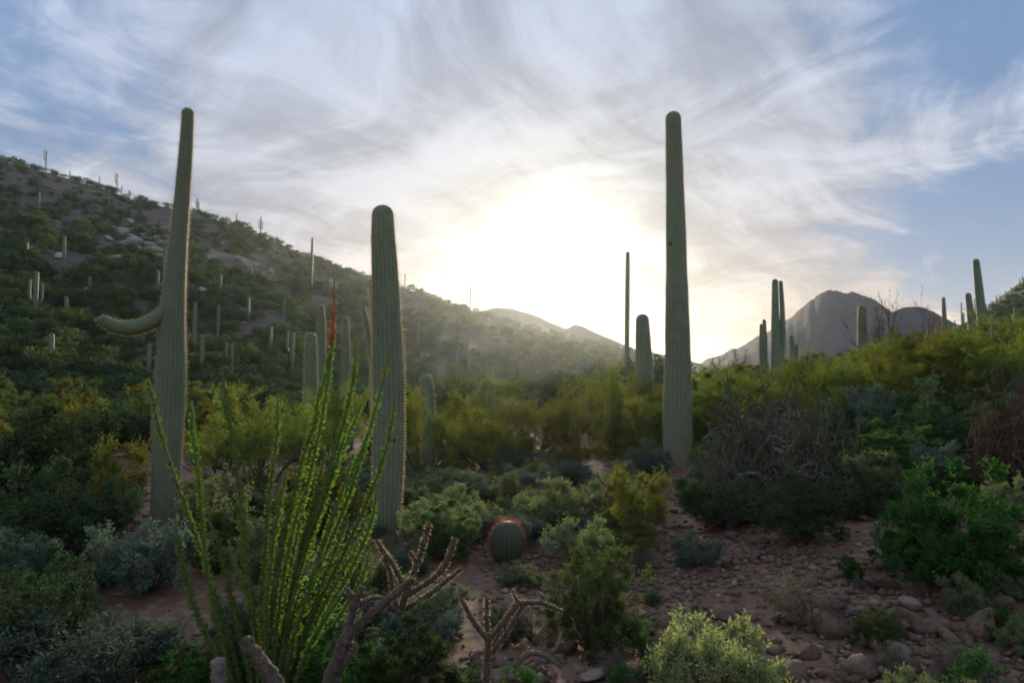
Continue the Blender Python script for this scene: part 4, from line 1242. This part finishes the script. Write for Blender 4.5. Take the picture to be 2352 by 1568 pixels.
cholla('horned_cholla', 'horned cholla with golden rimmed arms behind the broken trunk', 950, 4.1, [
    [(925, 1520, 16), (928, 1440, 16), (925, 1390, 15), (940, 1340, 14)],
    [(935, 1350, 12), (960, 1290, 12), (975, 1240, 13), (986, 1200, 11)],
    [(930, 1370, 12), (985, 1335, 12), (1020, 1300, 13), (1046, 1235, 11)],
    [(928, 1400, 11), (985, 1365, 11), (1035, 1325, 9), (1060, 1305, 8)],
    [(930, 1350, 11), (905, 1300, 11), (880, 1265, 10), (866, 1240, 8)],
    [(925, 1420, 10), (905, 1370, 10), (895, 1310, 9), (880, 1280, 8)],
    [(945, 1330, 11), (955, 1290, 9), (940, 1265, 8)]], spine='spine', sl=.020, seed=6)
cholla('forked_cholla', 'pinkish cholla fork with long arm reaching right in the centre foreground', 1120, 3.4, [
    [(1115, 1600, 15), (1118, 1540, 15), (1122, 1470, 14)],
    [(1122, 1470, 13), (1090, 1430, 12), (1060, 1375, 10)],
    [(1122, 1470, 12), (1118, 1420, 11), (1118, 1370, 9)],
    [(1122, 1470, 13), (1155, 1430, 12), (1190, 1385, 12)],
    [(1190, 1385, 11), (1235, 1383, 10), (1262, 1390, 9), (1292, 1404, 7)],
    [(1130, 1500, 10), (1165, 1450, 10), (1195, 1400, 9), (1215, 1380, 7)],
    [(1190, 1385, 8), (1180, 1365, 7), (1175, 1352, 6)]], spine='spine', sl=.014, seed=7)
cholla('pencil_cholla', 'thin dark cholla standing upright in the hazy middle', 1385, 7.6, [
    [(1370, 1270, 9), (1382, 1220, 9), (1390, 1150, 8), (1400, 1110, 7), (1415, 1090, 6), (1425, 1070, 5)],
    [(1386, 1180, 6), (1410, 1172, 5), (1440, 1164, 5)], [(1388, 1190, 5), (1360, 1160, 5), (1350, 1130, 4)],
    [(1386, 1205, 5), (1400, 1205, 5), (1435, 1203, 5)], [(1395, 1120, 5), (1378, 1100, 5), (1372, 1085, 4)]], spine='spine', sl=.02, seed=8)
cholla('fallen_stick', 'curved dry cholla stick lying on the ground in the centre foreground', 1240, 3.3, [
    [(1180, 1530, 12), (1215, 1500, 12), (1250, 1505, 11), (1290, 1530, 9)]], mt='chollatip', seed=9)


def cholla_tree(seed, H, W, levels=5, jl=.16, r0=.035, n0=6):
    rg = np.random.default_rng(seed); A_, B_ = MB(), MB(); tip = []
    def grow(p, dv, L, r, lev):
        P = [p]
        for k in range(4):
            dv = unit(dv + rg.normal(0, .28, 3)); q = P[-1] + dv * L / 4
            q[2] = max(q[2], .05); P.append(q)
        P = np.array(P)
        V, q, t = tube(P, np.linspace(r, r * .8, 5) * (1 + rg.normal(0, .08, 5)), 5)
        (B_ if lev >= levels - 1 else A_).add(V, q, t)
        if lev >= levels: return
        for k in range(rg.choice([2, 3, 3])):
            nd = unit(dv * .6 + rg.normal(0, .8, 3) + np.array([0, 0, .22]))
            grow(P[-1] if k else P[3], nd, L * rg.uniform(.7, .95), r * .74, lev + 1)
    for k in range(n0):
        a = 2 * np.pi * k / n0 + rg.normal(0, .3)
        grow(np.array([0, 0, 0.]), unit(np.array([math.cos(a), math.sin(a), rg.uniform(.5, 1.3)])), H * .34, r0, 0)
    V = np.vstack(B_.V); s_ = np.array([W / 2 / np.percentile(np.hypot(V[:, 0], V[:, 1]), 96)] * 2 + [H / np.percentile(V[:, 2], 97)])
    A_.V = [v * s_ for v in A_.V]; B_.V = [v * s_ for v in B_.V]
    return A_, B_


def place_cholla(seed, px, py, wpx, hpx, label, mb='chollabark', mt='chollatip', n0=6, levels=5, r0=.035, Y=None):
    p = hit(px, py); W_ = wpx * p.y / F; H_ = hpx * p.y / F
    A_, B_ = cholla_tree(seed, H_, W_, levels, r0=r0, n0=n0)
    r = thing('cholla', label, 'cactus', (p.x, p.y, p.z - .02))
    obj('limbs', A_.mesh('limbs', M[mb], True), r); j = obj('joints', B_.mesh('joints', M[mt], True), r)
    rg = np.random.default_rng(seed); V = np.vstack(B_.V); C = V[rg.integers(0, len(V), 5000)]
    v, f = slivers(C, C + unit(rg.normal(size=C.shape)) * .028, .003, rg)
    obj('spines', mesh('spines', v, f, M['grey']), j, kind='stuff')
    return r


place_cholla(41, 1745, 1180, 300, 255, 'big grey cholla thicket with bare twisted limbs', n0=7, r0=.04)
place_cholla(42, 1640, 1200, 200, 160, 'smaller cholla thicket in front of the tallest saguaro foot', n0=6, levels=5, r0=.025)
place_cholla(43, 1885, 1150, 160, 200, 'cholla with reddish tips at the right side of the big thicket', n0=5, r0=.03)
place_cholla(44, 2335, 1130, 220, 220, 'dry brown cholla bush cut by the right edge', 'dry', 'dry', n0=7, r0=.02, levels=6)
place_cholla(46, 2295, 1120, 120, 190, 'dry brown cholla with tall twigs beside the right edge', 'dry', 'dry', n0=4, r0=.018)

# bare twigs above the right hand palo verdes
for k, (px, top, Y) in enumerate(((2065, 680, 15.5), (2320, 750, 17), (1665, 800, 24))):
    L, S = palo_parts(400 + k, nl=4, dens=.5, bare=True)
    p = at(px, 800, Y); gz = hz(p.x, Y); hm = (HORIZON - top) / F * Y + CAM_Z - gz
    r = thing('bare_tree', ['leafless twiggy tree rising above the palo verdes before the mountain', 'leafless twiggy tree near the right edge',
                            'small leafless bush on the horizon right of the tallest saguaro'][k], 'tree', (p.x, Y, gz), 0, (.6, .6, hm / 3.0))
    obj('crown', L.mesh('crown', M['dry']), r); obj('trunk', S.mesh('trunk', M['bark']), r)

# ------------------------------------------------------------------ stones
def stone(seed, n=3):
    rg = np.random.default_rng(seed)
    import bmesh
    bm = bmesh.new(); bmesh.ops.create_icosphere(bm, subdivisions=2, radius=.5)
    V = np.array([v.co[:] for v in bm.verts]); T = np.array([[v.index for v in f.verts] for f in bm.faces]); bm.free()
    for k in range(9):     # chop flat faces
        nrm = unit(rg.normal(size=3)); dd = rg.uniform(.20, .38)
        h = V @ nrm - dd; V = V - np.clip(h, 0, None)[:, None] * nrm * .97
    V = V * np.array([1, rg.uniform(.65, .95), rg.uniform(.45, .72)]) + rg.normal(0, .012, V.shape)
    return V, T


ST = [stone(700 + k) for k in range(8)]
STM = [mesh('stone', v, t, M['rock']) for v, t in ST]
PST = [mesh('boulder', v, t, M['palerock']) for v, t in ST[:4]]


def put_stone(x, y, s_, me=None, name='stone', sq=1.0):
    o = obj(name, me or random.choice(STM), ground, (x, y, hz(x, y) + s_ * .15), 0, (s_, s_, s_ * sq))
    o.rotation_euler = (random.uniform(-.25, .25), random.uniform(-.25, .25), random.uniform(0, 6.28))
    return o


for px, py, wp in ((1905, 1450, 120), (2300, 1400, 80), (2230, 1420, 70), (1830, 1560, 90), (2080, 1440, 60), (1960, 1555, 70), (2310, 1290, 80), (2060, 1500, 66),
                   (2180, 1470, 60), (2260, 1530, 90), (2150, 1555, 70), (2330, 1480, 90), (2000, 1420, 50), (2090, 1400, 70), (2270, 1340, 90), (1745, 1250, 50),
                   (1860, 1510, 60), (2030, 1560, 60), (2330, 1330, 90), (1700, 1450, 40), (1590, 1400, 34)):
    p = hit(px, py)
    if p: put_stone(p.x, p.y, wp * p.y / F)
for k in range(34):
    y = random.uniform(2.3, 5.2); put_stone(random.uniform(.28, .85) * y, y, random.uniform(.13, .27), sq=random.uniform(.7, 1.1))
n = 0
while n < 240:
    y = math.exp(random.uniform(math.log(2.3), math.log(8.5))); x = random.uniform(.04, .85) * y
    u = x / y
    if random.random() > np.clip((u - .02) * 2.2 + (0.15 if y > 3 else 0), 0.05, 1): continue
    if vnoise(np.array([x * 1.1]), np.array([y * .8]), 77)[0] < -.12 and y > 3.4: continue
    put_stone(x, y, random.choice((.05, .07, .07, .09, .12, .17)) * random.uniform(.8, 1.25), sq=random.uniform(.6, 1.1)); n += 1
mb = MB()
rg = np.random.default_rng(55)
bmV = [v[:] for v in ST]
oct_ = np.array([[.5, 0, 0], [0, .45, 0], [-.5, 0, 0], [0, -.45, 0], [0, 0, .33], [0, 0, -.33]]); octf = np.array([[0, 1, 4], [1, 2, 4], [2, 3, 4], [3, 0, 4], [1, 0, 5], [2, 1, 5], [3, 2, 5], [0, 3, 5]])
N = 22000
yy = np.exp(rg.uniform(math.log(2.0), math.log(16), N)); uu = np.where(rg.random(N) < .58, rg.uniform(.02, .88, N), rg.uniform(-.85, .5, N)); xx = uu * yy
kp = (vnoise(xx * 1.3, yy * .9, 78) > -.1) | (rg.random(N) < .25); xx, yy = xx[kp], yy[kp]; N = len(xx)
zz = height(xx, yy); ss2 = rg.choice([.02, .03, .045, .06, .08], N) * rg.uniform(.7, 1.3, N)
ra = rg.uniform(0, 6.28, N)
V = oct_[None] * (1 + rg.normal(0, .28, (N, 6, 3)))
V = V * ss2[:, None, None] * np.array([1, 1, .9])
ca, sa = np.cos(ra)[:, None], np.sin(ra)[:, None]
V = np.stack([V[..., 0] * ca - V[..., 1] * sa + xx[:, None], V[..., 0] * sa + V[..., 1] * ca + yy[:, None], V[..., 2] + zz[:, None] + ss2[:, None] * .1], -1)
T = (octf[None] + np.arange(N)[:, None, None] * 6).reshape(-1, 3)
o = obj('gravel', mesh('gravel', V.reshape(-1, 3), T, M['rock']), kind='stuff')
o['label'] = 'loose reddish gravel strewn over the ground'; o['category'] = 'gravel'
# pale outcrop on the hill
for k in range(46):
    px, py = random.gauss(335, 45), random.gauss(560, 30)
    p = hit(px, py)
    if p: put_stone(p.x, p.y, random.uniform(.8, 2.6), random.choice(PST), 'boulder', .8)
for k in range(90):
    px = random.uniform(0, 1250); y0 = float(np.interp(math.atan((px - 1176) / F), LEFT_AL, LEFT_Y)); p = hit(px, random.uniform(y0 + 8, 930))
    if p and p.y < 200: put_stone(p.x, p.y, random.uniform(.5, 1.5), random.choice(PST), 'boulder', .7)

# ------------------------------------------------------------------ haze
x0, x1, y0, y1, z0, z1 = -1400, 1400, -1350, 1350, float(Z.min()) - 1.5, float(Z.max()) + 3
V = [(x0, y0, z0), (x1, y0, z0), (x1, y1, z0), (x0, y1, z0), (x0, y0, z1), (x1, y0, z1), (x1, y1, z1), (x0, y1, z1)]
Fq = np.array([[0, 3, 2, 1], [4, 5, 6, 7], [0, 1, 5, 4], [1, 2, 6, 5], [2, 3, 7, 6], [3, 0, 4, 7]])
m, gg, out = mat('haze')
pv = gg.n('ShaderNodeVolumePrincipled')
pv.inputs['Color'].default_value = (0.86, 0.915, 0.93, 1)
pv.inputs['Density'].default_value = 0.00021
pv.inputs['Anisotropy'].default_value = 0.81
gg.nt.links.new(pv.outputs[0], out.inputs['Volume'])
hb = obj('haze', mesh('haze', V, Fq, m), kind='stuff')
print('tris', sum(len(o.data.loops) - 2 * len(o.data.polygons) for o in {x.data.name: x for x in bpy.data.objects if x.type == 'MESH'}.values()), 'zmax', float(Z.max()), 'kept', len(kept))
